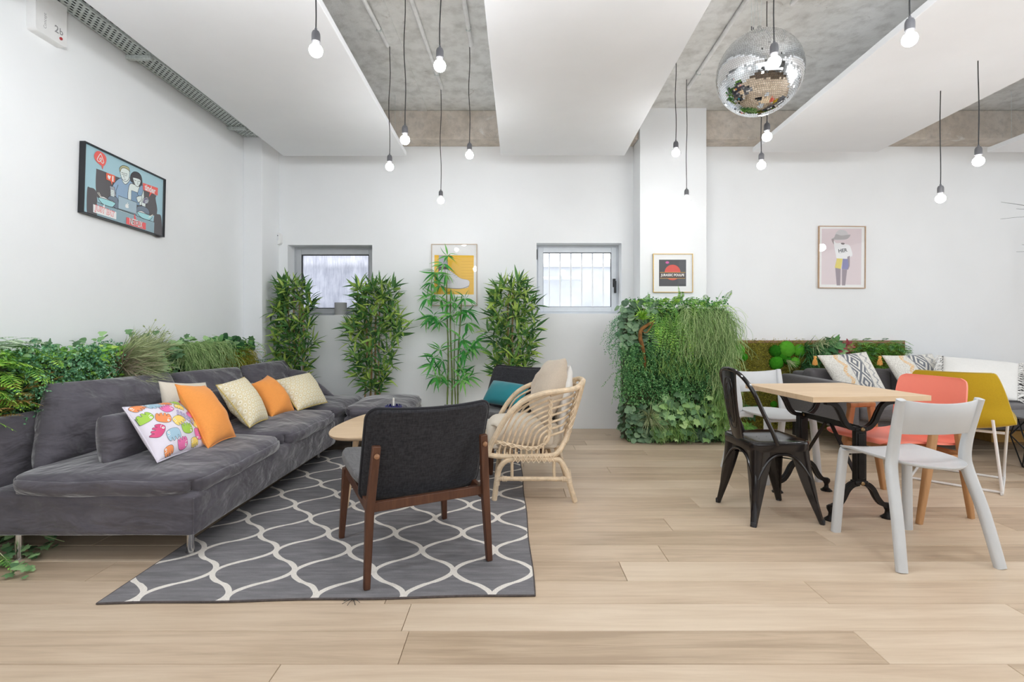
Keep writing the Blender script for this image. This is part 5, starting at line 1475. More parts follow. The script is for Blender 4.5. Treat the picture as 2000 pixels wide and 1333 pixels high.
# ================================================================ DISCO BALL
RB = .235; cb = W(1483, 144, 2.99)
db = thing('disco_ball', 'large mirrored disco ball hung under the concrete ceiling', 'disco ball', tuple(cb))
mb = MB()
rows = 66; th = math.pi / rows; rg = random.Random(3)
for j in range(2, rows):
    la = -math.pi / 2 + (j - .5) * th
    n = max(6, int(2 * math.pi * RB * math.cos(la) / (RB * th) * .98))
    for i in range(n):
        lo_ = 2 * math.pi * (i + .5 * (j % 2)) / n
        nn = Vector((math.cos(la) * math.cos(lo_), math.cos(la) * math.sin(lo_), math.sin(la)))
        ea = Vector((-math.sin(lo_), math.cos(lo_), 0)); ua = nn.cross(ea)
        tl1, tl2 = rg.gauss(0, .012), rg.gauss(0, .012)
        hw = math.pi * RB * math.cos(la) / n * .93; hh = RB * th / 2 * .93
        c = nn * RB
        top = [c + ea * (sx * hw) + ua * (sy * hh) + nn * (.0018 + sx * hw * tl1 + sy * hh * tl2) for sx, sy in ((-1, -1), (1, -1), (1, 1), (-1, 1))]
        bot = [c + ea * (sx * hw) + ua * (sy * hh) - nn * .001 for sx, sy in ((-1, -1), (1, -1), (1, 1), (-1, 1))]
        mb.add(top + bot, [(0, 1, 2, 3), (0, 4, 5, 1), (1, 5, 6, 2), (2, 6, 7, 3), (3, 7, 4, 0)])
mir = mk('mirror_tile', (238, 240, 242), .025, metal=1, var=0)
mb.build('mirror_tiles', mir, db, ang=None, kind='stuff')
MB().lathe([(.001, -RB * .995)] + [(RB * .995 * math.cos(R(a)), RB * .995 * math.sin(R(a))) for a in range(-84, 90, 6)] + [(.001, RB * .995)], 40).build('core', mk('grey_core', (120, 122, 125), .6), db)
MB().lathe([(.04, RB - .006), (.04, RB + .012), (.012, RB + .02), (.012, RB + .04), (.001, RB + .041)], 20).build('cap', M['chrome'], db)
top = SLAB - cb.z
for x, y, x2 in ((-.05, -.01, -.055), (-.035, 0, .0), (.0, 0, -.035), (.012, .01, .03)):
    MB().tube([(x, y, RB + .002), (x, y, RB + .03), (x2, y, top)], .0012, 5).build('steel_wire', M['galv'], db)
    MB().tube([(x, y, RB + .0), (x, y, RB + .035)], .0035, 6).build('wire_clamp', M['socket'], db)
MB().box((0, 0, top - .006), (.16, .05, .012)).build('ceiling_plate', M['galv'], db, bevel=.002)
# ================================================================ PLANTS
pr_ = random.Random(23)
def rv(a=1.0): return Vector((pr_.uniform(-a, a), pr_.uniform(-a, a), pr_.uniform(-a, a)))
def lance(w_, droop, fold=.25, n=6, tip=.75):
    vs, fs = [], []
    for i in range(n + 1):
        f = i / n; h = w_ / 2 * math.sin(math.pi * min(1, f ** tip)) if 0 < i < n else w_ * .03
        z = -droop * f * f
        vs += [(f, -h, z + h * fold), (f, 0, z), (f, h, z + h * fold)]
    for i in range(n):
        a = i * 3
        fs += [(a, a + 3, a + 4, a + 1), (a + 1, a + 4, a + 5, a + 2)]
    return vs, fs
def fan(outline, cup=.1):
    vs = [(.42, 0, -cup * .3)] + [(x, y, cup * (y * y + .3 * (x - .4) ** 2) * 2) for x, y in outline]; n = len(outline)
    return vs, [(0, i + 1, (i + 1) % n + 1) for i in range(n)]
IVY = [fan([(0.05, 0), (-.08, .2), (.12, .34), (.02, .52), (.38, .34), (.62, .44), (.66, .18), (1, 0), (.66, -.18), (.62, -.44), (.38, -.34), (.02, -.52), (.12, -.34), (-.08, -.2)], c) for c in (-.25, .12)]
IVY += [fan([(0.05, 0), (-.05, .26), (.2, .48), (.48, .32), (.7, .26), (1, 0), (.7, -.26), (.48, -.32), (.2, -.48), (-.05, -.26)], -.15)]
ROUND = [fan([(.06, 0), (-.06, .2), (.08, .42), (.36, .5), (.66, .42), (.88, .2), (1, 0), (.88, -.2), (.66, -.42), (.36, -.5), (.08, -.42), (-.06, -.2)], c) for c in (-.3, .2)]
LANCE = [lance(.17, d, .35) for d in (.05, .16, .3, .6)]
SMALL = ([(0, 0, 0), (.5, .3, .08), (1, 0, 0), (.5, -.3, .08)], [(0, 1, 2), (0, 2, 3)])
OVAL = [lance(.5, d, .2, 4, .8) for d in (.05, .25)]
def basis(p, d, up, s_, roll=0):
    x = Vector(d).normalized(); z = Vector(up) - x * Vector(up).dot(x)
    if z.length < 1e-4: z = x.orthogonal()
    z.normalize(); y = z.cross(x)
    m = Matrix((x, y, z)).transposed().to_4x4()
    if roll: m = m @ Matrix.Rotation(roll, 4, 'X')
    for i in range(3):
        for j in range(3): m[i][j] *= s_
    m.translation = p
    return m
LM = {}
def leafmesh(kind, var, m):
    k = (id(kind), var, m.name)
    if k not in LM:
        mb = MB(); mb.add(*kind[var]); LM[k] = mb.mesh('leaf', None, 180); LM[k].materials.append(m)
    return LM[k]
def place_leaves(root, leaves, m, limit, name='leaf', stuff='foliage'):
    """leaves: (matrix in world, kind, variant); those nearest the room become parts, the rest one mesh"""
    leaves = sorted(leaves, key=lambda l: l[3] if len(l) > 3 else l[0].translation.y)
    off = Matrix.Translation(-root.location)
    for l in leaves[:limit]:
        o = bpy.data.objects.new(name, leafmesh(l[1], l[2], m)); COL.objects.link(o); o.parent = root; o.matrix_local = off @ l[0]
    if len(leaves) > limit:
        mb = MB()
        for l in leaves[limit:]:
            vs, fs = l[1][l[2]]; mb.add([l[0] @ Vector(v_) for v_ in vs], fs)
        mb.build(stuff, m, root, True, 180, kind='stuff')

# ---------------------------------------------------------------- bamboo against the back wall
def bamboo(label, x, y, stems, clusters, lm, stem_m, limit, droop=0.0):
    root = thing('bamboo_plant', label, 'plant', (x, y, 0), 0, 'artificial bamboo along the back wall')
    MB().lathe([(.001, 0), (.075, 0), (.085, .14), (.078, .14), (.076, .125), (.001, .125)], 20).build('pot', M['soil'], root)
    for x0, x1, zt, r_ in stems:
        pts = []; rr = []; n = int(zt / .035)
        for k in range(n + 1):
            f = k / n; z = .125 + (zt - .125) * f
            pts.append((x0 + (x1 - x0) * f + .006 * math.sin(f * 7 + x0 * 30), .0 + .012 * math.sin(f * 5 + x1 * 20), z)); rr.append(r_ * (1.22 if k % 4 == 0 else 1) * (1 - .25 * f))
        MB().tube(pts, rr, 8).build('stem', stem_m, root)
    leaves = []; tw = MB()
    for c, out, n, L, up in clusters:
        c = Vector(c); out = Vector(out)
        sx = min(stems, key=lambda s_: abs(s_[0] - (c.x - x)))
        base = Vector((x + (sx[0] + sx[1]) / 2, y, max(.2, min(sx[2], c.z - .06))))
        tw.tube([base, (base + c) / 2 + Vector((0, -.01, .012)), c], .0017, 4)
        for k in range(n):
            a = 2 * math.pi * (k + pr_.random() * .6) / n
            d = out.normalized() * .55 + Vector((math.cos(a), -.35 + .5 * math.sin(a), math.sin(a) * .8 + up)) + rv(.25)
            if d.y > .15: d.y *= -.4
            l = L * pr_.uniform(.72, 1.15); p = c + d.normalized() * .008
            tip = p + d.normalized() * l
            if tip.y > D - .015: d.y -= (tip.y - D + .03) / l
            if tip.x < -2.425 and tip.y > 4.97: d.x = abs(d.x) * .5
            leaves.append((basis(p, d, (0, -.55, .85) if pr_.random() < .7 else rv(), l, pr_.uniform(-.5, .5)), LANCE, (pr_.choice((2, 3, 3)) if droop and pr_.random() < .8 else pr_.choice((0, 1, 1, 2)))))
    tw.build('twigs', M['bamboo_green'], root, True, kind='stuff')
    place_leaves(root, leaves, lm, limit)
    return root
def dense(x, y, z0, z1, R0, n, L=.155, prof=None, skip=None):
    out = []
    for i in range(n):
        z = z0 + (z1 - z0) * ((i + .5) / n) ** .9
        rr = R0 * (prof((z - z0) / (z1 - z0)) if prof else 1); a = i * 2.399 + pr_.uniform(-.4, .4); q = rr * math.sqrt(pr_.uniform(.05, 1))
        c = (x + q * math.cos(a), min(D - .05, y + q * .42 * math.sin(a) - .02), z)
        if skip and skip(c): continue
        out.append((c, (math.cos(a) * .9, min(.0, math.sin(a)) - .25, .15), 7, L, .32 + .3 * pr_.random()))
    return out
bamboo('dense bamboo in the corner beside the grey window', -2.20, 5.17, [(-.06, -.05, 1.45, .008), (.01, .0, 1.5, .010), (.055, .05, 1.4, .009), (.10, .09, 1.3, .008)],
       dense(-2.20, 5.15, .50, 1.50, .205, 92, .155, lambda f: .75 + .35 * math.sin(f * 3.1)), M['bamboo_leaf'], M['bamboo_stem'], 250)
bamboo('dense bamboo with tan canes between the grey window and the yellow print', -1.40, 5.2, [(-.085, -.08, 1.35, .009), (-.045, -.02, 1.3, .010), (.0, .03, 1.4, .011), (.055, .05, 1.25, .009)],
       dense(-1.40, 5.17, .40, 1.05, .24, 44, .155, lambda f: .55 + .6 * f) + dense(-1.37, 5.17, 1.0, 1.50, .27, 54, .155, lambda f: 1.05 - .25 * f) + [((-1.14, 5.1, .98), (1, -.3, .2), 8, .17, .2), ((-1.10, 5.12, 1.02), (1, -.2, .1), 7, .15, .2)],
       M['bamboo_leaf'], M['bamboo_stem'], 250)
cl = []
for px, py, n, L, up in ((205, 150, 9, .11, -.35), (180, 215, 8, .12, -.5), (110, 270, 10, .14, -.6), (190, 290, 9, .13, -.7), (85, 350, 8, .13, -.8), (150, 370, 7, .12, -.6), (100, 440, 9, .14, -.3), (60, 470, 7, .13, -.5), (150, 480, 8, .13, -.2),
                         (110, 600, 10, .15, -.4), (60, 620, 8, .14, -.5), (150, 640, 8, .14, -.7), (215, 520, 9, .13, .1), (250, 500, 9, .13, .2), (240, 590, 9, .14, -.5), (330, 470, 9, .13, .0), (350, 560, 9, .15, -.6), (300, 560, 9, .14, -.6), (350, 650, 8, .14, -.8),
                         (310, 780, 10, .14, -.1), (330, 850, 10, .15, -.5), (410, 780, 8, .13, -.5), (390, 830, 7, .13, -.7), (300, 900, 7, .13, -.3), (150, 850, 9, .14, .2), (110, 900, 9, .14, -.4), (100, 960, 8, .14, -.2), (170, 930, 7, .13, -.4), (150, 1060, 9, .14, -.2), (195, 1080, 8, .13, .1), (120, 1050, 7, .13, -.1), (300, 1000, 8, .13, .2), (310, 1070, 9, .14, -.1), (360, 1060, 8, .13, -.1), (330, 1030, 8, .13, .2)):
    p = W(820 + px / 3.808, 460 + py / 3.808, 5.18); cl.append(((p.x, 5.18 + pr_.uniform(-.05, .06), p.z), ((px - 235) / 200, -.3, .1), n, L, up))
bamboo('tall thin fresh green bamboo standing in front of the yellow print', -.605, 5.22, [(-.05, -.055, 1.52, .0085), (-.01, -.02, 1.44, .0085), (.04, .085, 1.38, .008), (.022, .02, 1.0, .007)], cl, M['bamboo_leaf2'], M['bamboo_green'], 270, 1)
bamboo('dense bamboo behind the lounge chair, left of the barred window', -.005, 5.2, [(-.03, -.03, 1.4, .009), (.02, .01, 1.45, .010), (.06, .07, 1.35, .009)],
       dense(-.005, 5.17, .55, 1.52, .225, 88, .155, lambda f: .7 + .4 * math.sin(f * 2.9)), M['bamboo_leaf'], M['bamboo_stem'], 250)

# ---------------------------------------------------------------- pieces of the living walls
def frond(p, d, L, wid, droop, n=13, up=(0, 0, 1), taper=1.0):
    mb = MB(); d = Vector(d).normalized(); p = Vector(p); side = d.cross(Vector(up))
    side = side.normalized() if side.length > 1e-3 else Vector((1, 0, 0))
    pts = [p + d * (L * k / n) + Vector((0, 0, -droop * L * (k / n) ** 2)) for k in range(n + 1)]
    mb.tube(pts, [.0016 * (1 - .7 * k / n) for k in range(n + 1)], 3)
    for k in range(1, n + 1):
        f = k / n; w_ = wid * (math.sin(math.pi * min(1, .18 + .82 * f ** taper)) * .95 + .08); t_ = (pts[k] - pts[k - 1]).normalized(); nrm = side.cross(t_)
        for s_ in (-1, 1):
            dd = (side * s_ + t_ * .45 + nrm * pr_.uniform(-.15, .25)).normalized(); h = L / n * .42
            a = pts[k]; b = a + dd * w_ * .5 + t_ * h - nrm * .1 * w_; c = a + dd * w_ - nrm * .25 * w_; e = a + dd * w_ * .5 - t_ * h * .6 - nrm * .1 * w_
            mb.add([a, b, c, e], [(0, 1, 2), (0, 2, 3)])
    return mb
def strand_pts(p, out, L, curl=.02, n=9):
    p = Vector(p); q = [p]; d = Vector(out).normalized() * .9 + Vector((0, 0, .1))
    for k in range(n):
        f = k / n; d = (d * (1 - .22) + Vector((0, 0, -1)) * .24 + rv(.34)).normalized()
        q.append(q[-1] + d * (L / n))
    return q
def strands(mb, pts_fn, n, L, r_, out=(0, -1, 0), nseg=9):
    for i in range(n):
        p, o = pts_fn(); P = strand_pts(p, o, L * pr_.uniform(.4, 1.1), n=nseg)
        mb.tube(P, r_ * pr_.uniform(.8, 1.2), 3, cap=False)
def small_leaves(mb, P, step, size, lift=None):
    for i in range(len(P) - 1):
        a, b = Vector(P[i]), Vector(P[i + 1]); n = max(1, int((b - a).length / step))
        for k in range(n):
            p = a.lerp(b, k / n)
            for q in (0, 1):
                d = rv() + Vector((0, -.5, -.1)); s_ = size * pr_.uniform(.6, 1.2)
                m = basis(p, d, rv() + Vector((0, -.8, .6)), s_)
                mb.add([m @ Vector(v_) for v_ in SMALL[0]], SMALL[1])
def tuft(mb, p, n, L, spread, w_=.006, axis=(0, -.6, .6), curve=.25):
    ax = Vector(axis).normalized()
    for i in range(n):
        d = (ax + rv(spread)).normalized(); l = L * pr_.uniform(.5, 1.1); s_ = d.cross(rv()).normalized() * w_ / 2
        q = Vector(p) + rv(.012); a = q + d * l * .5; b = q + d * l + Vector((0, 0, -curve * l * pr_.random()))
        mb.add([q - s_ * .7, q + s_ * .7, a + s_, a - s_, b], [(0, 1, 2, 3), (3, 2, 4)])

# ---------------------------------------------------------------- green wall block before the column
gw = thing('green_wall', 'tall planted block of ivy, fern and trailing green before the white column', 'plant wall', (1.515, 4.9, 0))
YF_ = 4.735
MB().b2((1.075, YF_, 0), (1.965, 5.065, 1.235)).build('planter_block', M['soil'], gw, True, None)
def on(u, v_, lift=0): 
    p = W(u, v_, YF_); return Vector((p.x, YF_ - lift, p.z))
def rect(u0, u1, v0, v1, l0=.0, l1=.06):
    return lambda: (on(pr_.uniform(u0, u1), pr_.uniform(v0, v1), pr_.uniform(l0, l1)), (pr_.uniform(-.5, .5), -1, .2))
mb = MB()
for i in range(5200):
    p = on(pr_.uniform(1224, 1418), pr_.uniform(582, 862), pr_.uniform(.0, .025)); m = basis(p, rv() + Vector((0, -.5, -.3)), (pr_.uniform(-.5, .5), -1, .4), .03 * pr_.uniform(.5, 1.2))
    if p.z > .01: mb.add([m @ Vector(v_) for v_ in SMALL[0]], SMALL[1])
mb.build('under_leaves', M['small'], gw, True, None, kind='stuff')
# round dusty leaves, upper and lower left, and the left flank
lv = []
def rounds(u0, u1, v0, v1, n, s_=.06, l1=.06):
    for i in range(n):
        p = on(pr_.uniform(u0, u1), pr_.uniform(v0, v1), pr_.uniform(.005, l1))
        lv.append((basis(p, (pr_.uniform(-.7, .7), -.35, pr_.uniform(-1, .1)), (pr_.uniform(-.4, .4), -1, .55), s_ * pr_.uniform(.65, 1.2)), ROUND, pr_.choice((0, 1))))
rounds(1216, 1280, 586, 690, 150); rounds(1226, 1275, 790, 862, 90, .055); rounds(1345, 1395, 838, 860, 26, .06, .04)
for i in range(70):
    p = Vector((1.07 - pr_.uniform(0, .04), pr_.uniform(YF_, 5.0), pr_.choice((pr_.uniform(.02, .4), pr_.uniform(.75, 1.3)))))
    lv.append((basis(p, (-.5, pr_.uniform(-.8, .2), pr_.uniform(-1, .2)), (-1, -.5, .4), .055 * pr_.uniform(.7, 1.2)), ROUND, 0))
place_leaves(gw, lv, M['round'], 260, 'round_leaf', 'round_foliage')
# ivy at the foot
lv = []; lv2 = []
for i in range(240):
    u = pr_.uniform(1272, 1408); v_ = pr_.gauss(808, 27)
    if not 765 < v_ < 858: continue
    if 1298 < u < 1318 and 820 < v_ < 850: continue
    p = on(u, v_, pr_.uniform(.03, .13)); d = (pr_.uniform(-.8, .8), -.4, pr_.uniform(-1.1, -.1))
    (lv2 if u > 1378 or pr_.random() < .25 else lv).append((basis(p, d, (pr_.uniform(-.3, .3), -1, .6), .068 * pr_.uniform(.6, 1.25)), IVY, pr_.choice((0, 1, 2))))
place_leaves(gw, lv, M['ivy'], 160, 'ivy_leaf', 'ivy_foliage'); place_leaves(gw, lv2, M['ivy_light'], 90, 'ivy_leaf', 'ivy_foliage')
mb = MB()
for i in range(14):
    p = on(pr_.uniform(1300, 1400), pr_.uniform(765, 800), .04); mb.tube(strand_pts(p, (0, -1, 0), .3, n=7), .0016, 4)
mb.build('ivy_stems', M['strand_green'], gw, True, kind='stuff')
# ferns over the top edge
for i in range(92):
    u = 1240 + 178 * (i % 46 + pr_.random()) / 46; z = 1.24 + .05 * pr_.random()
    x = W(u, 600, YF_).x
    y = YF_ + pr_.uniform(-.03, .22)
    d = (pr_.uniform(-.6, .6), -.75 - pr_.random() * .4, pr_.uniform(.1, .9) if i % 3 else 1.1)
    frond((x, y, z), d, pr_.uniform(.17, .27), .036, pr_.uniform(.25, .9)).build('fern_frond', M['fern'] if i % 4 else M['fern_bright'], gw, True, None)
for u, v_, L in ((1275, 600, .17), (1335, 590, .19), (1398, 600, .2), (1408, 598, .15), (1412, 606, .16)):
    p = on(u, v_, -.05); frond(p, (.35 if u > 1390 else -.2, -.1, .9), L, .018, .15, 12).build('fern_tip', M['fern'], gw, True, None)
for i in range(44):
    p = on(pr_.uniform(1268, 1350), pr_.uniform(606, 645), pr_.uniform(.04, .1))
    frond(p, (pr_.uniform(-.4, .4), -.5, -.6), pr_.uniform(.14, .24), .03, .6).build('fern_frond', M['fern_bright'] if i % 3 == 0 else M['fern'], gw, True, None)
# grass tuft, dry tuft, branch
mb = MB(); tuft(mb, on(1250, 622, .07), 60, .15, .75, .009, (-.1, -.7, .5), .5); mb.build('grass_tuft', M['fern_bright'], gw, True, 180, kind='stuff')
mb = MB(); tuft(mb, on(1266, 815, .04), 170, .22, .85, .006, (0, -.8, .25), .5); tuft(mb, on(1285, 822, .05), 60, .14, .6, .006, (.5, -.8, -.1), .4); mb.build('dry_grass_tuft', M['grass'], gw, True, 180, kind='stuff')
br = [on(1272, 628, .09), on(1258, 636, .10), on(1247, 645, .10), on(1245, 660, .105), on(1250, 678, .10), on(1254, 700, .09), on(1256, 725, .07)]
MB().tube(smoothpts(br, 4), [.007 + .011 * math.sin(math.pi * min(1, .12 + k / 28)) for k in range(25)], 9).build('branch', M['branch'], gw, True)
MB().tube(smoothpts([br[2], on(1256, 650, .12), on(1268, 632, .13)], 4), .005, 7).build('branch', M['branch'], gw, True)
# small dark trailing leaves over the middle
mb = MB()
for i in range(760):
    u = pr_.uniform(1212, 1408); v_ = 668 + 96 * pr_.random() ** 1.3
    P = strand_pts(on(u, v_, pr_.uniform(.0, .05)), (pr_.uniform(-.6, .6), -1, .1), pr_.uniform(.10, .2), n=7)
    small_leaves(mb, P, .0105, .0185)
for i in range(14):
    P = strand_pts(on(1207 + pr_.uniform(-2, 8), 735 + pr_.uniform(-20, 10), .03), (-.3, -.6, 0), pr_.uniform(.2, .42), n=10); small_leaves(mb, P, .013, .014); mb.tube(P, .0009, 3)
mb.build('trailing_leaves', M['small'], gw, True, None, kind='stuff')
mb = MB()
for i in range(70):
    P = strand_pts((1.06 - pr_.uniform(0, .05), pr_.uniform(YF_ - .03, 4.95), pr_.uniform(.85, 1.2)), (-.9, -.4, 0), pr_.uniform(.14, .3), n=8); small_leaves(mb, P, .013, .013)
mb.build('string_leaves', M['small_blue'], gw, True, None, kind='stuff')
# pale strands spilling down the right half
mb = MB(); strands(mb, rect(1322, 1418, 600, 660, .0, .10), 1250, .34, .0014, nseg=12); strands(mb, rect(1388, 1420, 640, 760, .0, .06), 620, .34, .0014, nseg=12)
strands(mb, lambda: (Vector((1.965, pr_.uniform(YF_, 5.0), pr_.uniform(.6, 1.2))), (1, -.5, .1)), 240, .36, .0021, nseg=12)
mb.build('pale_strands', M['moss_strand'], gw, True, 180, kind='stuff')
mb = MB(); strands(mb, rect(1285, 1390, 612, 720, .02, .08), 800, .22, .0015, nseg=10); strands(mb, rect(1395, 1422, 740, 815, .0, .06), 520, .30, .0014, nseg=10)
strands(mb, rect(1275, 1345, 822, 845, .02, .09), 600, .13, .0014, nseg=8); strands(mb, rect(1225, 1300, 690, 720, .02, .07), 120, .12, .002, nseg=8)
mb.build('green_strands', M['strand_green'], gw, True, 180, kind='stuff')

# ---------------------------------------------------------------- hedge behind the corner sofa
hg_ = thing('hedge', 'long mixed hedge of fern, ivy and moss along the left wall behind the sofa', 'plant wall', (-2.55, 3.5, 0))
MB().b2((XL + .001, 2.1, 0), (-2.50, 4.80, .90)).build('planter_box', M['soil'], hg_, True, None)
def hp_(y0, y1, z0=.66, z1=.93, x0=-2.50, x1=-2.40):
    return Vector((pr_.uniform(x0, x1), pr_.uniform(y0, y1), pr_.uniform(z0, z1)))
mb = MB()
for i in range(5000):
    p = hp_(2.15, 4.8, .55, .93, -2.51, -2.46) if i % 3 else Vector((pr_.uniform(-2.6, -2.46), pr_.uniform(2.15, 4.8), pr_.uniform(.90, .93)))
    m = basis(p, rv() + Vector((.4, -.2, -.1)), (.7, -.3, .7) + rv(.4) if False else Vector((.7, -.3, .7)) + rv(.4), .032 * pr_.uniform(.5, 1.2)); mb.add([m @ Vector(v_) for v_ in SMALL[0]], SMALL[1])
mb.build('under_leaves', M['fern'], hg_, True, None, kind='stuff')
def inw(p):       # keep everything in front of the wall
    p.x = max(p.x, XL + .012); return p
for i in range(60):
    p = hp_(2.22, 2.70, .66, .95, -2.57, -2.45); d = (.35 + pr_.random() * .4, pr_.uniform(-.3, .8), pr_.uniform(.0, .7))
    frond(p, d, pr_.uniform(.13, .2), .05, pr_.uniform(.3, .9), 14).build('fern_frond', M['fern_bright' if i % 3 else 'fern'], hg_, True, None)
for i in range(7):
    p = Vector((-2.56 + .012 * i, 2.36 + .012 * i, .95)); frond(p, (.22, .62 + .08 * (i % 3), .42 - .07 * (i % 4)), .26 + .02 * (i % 3), .055, .30, 16).build('fern_frond', M['fern_grey'], hg_, True, None)
for i in range(60):
    p = hp_(2.25, 2.70, .60, .78, -2.50, -2.42); d = (.5, pr_.uniform(-.6, .6), pr_.uniform(.1, .9)); frond(p, d, pr_.uniform(.09, .14), .04, .4, 9).build('fern_frond', M['fern_rust'], hg_, True, None)
mb = MB()
for i in range(520):
    p = hp_(2.50, 3.14, .60, .96, -2.54, -2.38)
    P = strand_pts(p, (.8, pr_.uniform(-.8, .8), .5), pr_.uniform(.06, .11), n=5); small_leaves(mb, P, .010, .0165)
mb.build('small_leaves', M['small_blue'], hg_, True, None, kind='stuff')
lv = []
for i in range(90):
    p = hp_(2.55, 3.2, .86, .99, -2.56, -2.42); lv.append((basis(p, (pr_.uniform(.1, 1), pr_.uniform(-1, 1), pr_.uniform(-.2, .8)), (.5, -.5, .9), .036 * pr_.uniform(.6, 1.2)), ROUND, 0, p.y))
place_leaves(hg_, lv, M['ivy'], 60, 'round_leaf', 'round_foliage')
lv = []
for i in range(150):
    p = hp_(2.95, 3.25, .66, .95, -2.5, -2.40); lv.append((basis(p, (1, pr_.uniform(-1, 1), pr_.uniform(-.6, .8)), (.6, -.6, .6), .045 * pr_.uniform(.6, 1.2)), OVAL, pr_.choice((0, 1)), -p.x))
place_leaves(hg_, lv, M['fern_bright'], 70, 'yellow_leaf', 'yellow_foliage')
mb = MB()
for i in range(26):
    p = hp_(3.12, 3.32, .70, .90, -2.48, -2.42)
    for k in range(4): tuft(mb, p, 14, .26, .55, .006, (.75, .35, .55), .35)
for i in range(8): tuft(mb, hp_(3.3, 3.55, .85, .95, -2.5, -2.44), 22, .2, .6, .006, (.6, .2, .7), .3)
mb.build('sage_stalks', M['grass'], hg_, True, 180, kind='stuff')
mb = MB(); tuft(mb, (-2.42, 3.17, .80), 150, .24, .7, .005, (.7, -.2, .45), .4); mb.build('dry_stalks', mk('dry_stalk', (170, 158, 134), .9, var=.15), hg_, True, 180, kind='stuff')
lv = []
for i in range(150):
    y = pr_.choice((pr_.uniform(3.4, 3.85), pr_.uniform(3.3, 4.7))); p = hp_(y, y, .70 if y < 3.85 else .84, .99 - .03 * max(0, y - 4), -2.54, -2.38)
    lv.append((basis(p, (pr_.uniform(.2, 1), pr_.uniform(-1, .8), pr_.uniform(-.8, .6)), (.6, -.6, .7), .062 * pr_.uniform(.6, 1.25)), IVY, pr_.choice((0, 1, 2)), p.y))
for y, z in ((3.06, 1.02), (3.05, .985), (3.10, 1.0), (3.27, 1.03), (3.30, 1.01), (3.42, 1.0), (3.52, 1.02)):
    lv.append((basis((-2.47, y, z), (.6, pr_.uniform(-.8, .8), .3), (.5, -.6, .7), .045), IVY, 2, 0))
place_leaves(hg_, lv, M['ivy'], 150, 'ivy_leaf', 'ivy_foliage')
lv = []
for i in range(120):
    p = hp_(4.05, 4.76, .80, .965, -2.55, -2.40); lv.append((basis(p, (pr_.uniform(.2, 1), pr_.uniform(-1, .6), pr_.uniform(-.6, .7)), (.5, -.6, .8), .062 * pr_.uniform(.6, 1.2)), ROUND, pr_.choice((0, 1)), p.y))
place_leaves(hg_, lv, M['dark_leaf'], 100, 'round_leaf', 'dark_foliage')
mb = MB(); strands(mb, lambda: (hp_(3.72, 4.32, .80, .95, -2.48, -2.39), (.9, pr_.uniform(-.7, .5), .3)), 1100, .2, .0016, nseg=11); mb.build('pale_strands', M['moss_strand'], hg_, True, 180, kind='stuff')
mb = MB(); strands(mb, lambda: (hp_(4.2, 4.75, .66, .88, -2.46, -2.40), (.9, pr_.uniform(-.7, .5), .3)), 700, .16, .0017, nseg=9)
strands(mb, lambda: (hp_(3.12, 3.3, .62, .72, -2.44, -2.38), (.9, pr_.uniform(-.7, .5), .5)), 160, .1, .0026, nseg=7); mb.build('golden_moss', M['moss_gold'], hg_, True, 180, kind='stuff')
for i in range(22):
    p = hp_(4.25, 4.8, .72, .93, -2.48, -2.40); frond(p, (.7, pr_.uniform(-.4, .6), pr_.uniform(-.1, .8)), pr_.uniform(.12, .2), .03, .5, 10).build('fern_frond', M['fern'], hg_, True, None)
frond((-2.43, 4.72, .74), (.55, .55, .18), .42, .03, .25, 22).build('fern_frond', M['dark_leaf'], hg_, True, None)
frond((-2.43, 4.66, .76), (.6, .5, .05), .36, .03, .3, 20).build('fern_frond', M['dark_leaf'], hg_, True, None)
for k in range(5):
    p = Vector((-2.5, 3.46 + .02 * k, .95)); q = p + Vector((.04, .05 + .02 * k, .13 - .012 * k)); mb = MB(); mb.tube([p, (p + q) / 2 + Vector((.01, 0, .02)), q], .0018, 4)
    for j in range(5):
        c = p.lerp(q, .3 + .15 * j); dd = rv() + Vector((0, 0, .5)); mb.tube([c, c + dd * .025], .0012, 3)
        m = basis(c + dd * .025, dd, rv(), .022); mb.add([m @ Vector(v_) for v_ in SMALL[0]], SMALL[1])
    mb.build('twig', M['grass'], hg_, True, 180)
# ivy that has crept out on the floor under the sofa end
lv = []
for u, v_, n in ((32, 1120, 8), (55, 1124, 4), (100, 1068, 8), (60, 1086, 8), (15, 1075, 8), (10, 1100, 7)):
    for k in range(n):
        d = 1060 / (v_ + pr_.uniform(-9, 9) - 640); x = (u + pr_.uniform(-16, 16) - 1000) / 1000 * d
        p = Vector((x, d, pr_.uniform(.008, .05))); lv.append((basis(p, (pr_.uniform(-1, 1), pr_.uniform(-1, .3), pr_.uniform(-.1, .3)), (pr_.uniform(-.4, .4), -.5, 1), .042 * pr_.uniform(.6, 1.2)), IVY, pr_.choice((0, 1, 2))))
place_leaves(hg_, lv, M['ivy'], 90, 'ivy_leaf')
mb = MB()
for a, b in (((-2.5, 2.35, .05), (-2.13, 2.2, .012)), ((-2.5, 2.4, .06), (-2.15, 2.46, .03)), ((-2.45, 2.3, .02), (-2.25, 2.15, .012))):
    mb.tube(smoothpts([a, (Vector(a) + Vector(b)) / 2 + Vector((0, .02, .03)), b], 5), .002, 4)
mb.build('ivy_stems', M['grass'], hg_, True, kind='stuff')
for i in range(8):
    frond((-2.30, 2.28, .03), (-.2 + .08 * i, -.9 + .1 * i, .25), .2, .03, .6, 12).build('fern_frond', M['fern'], hg_, True, None)

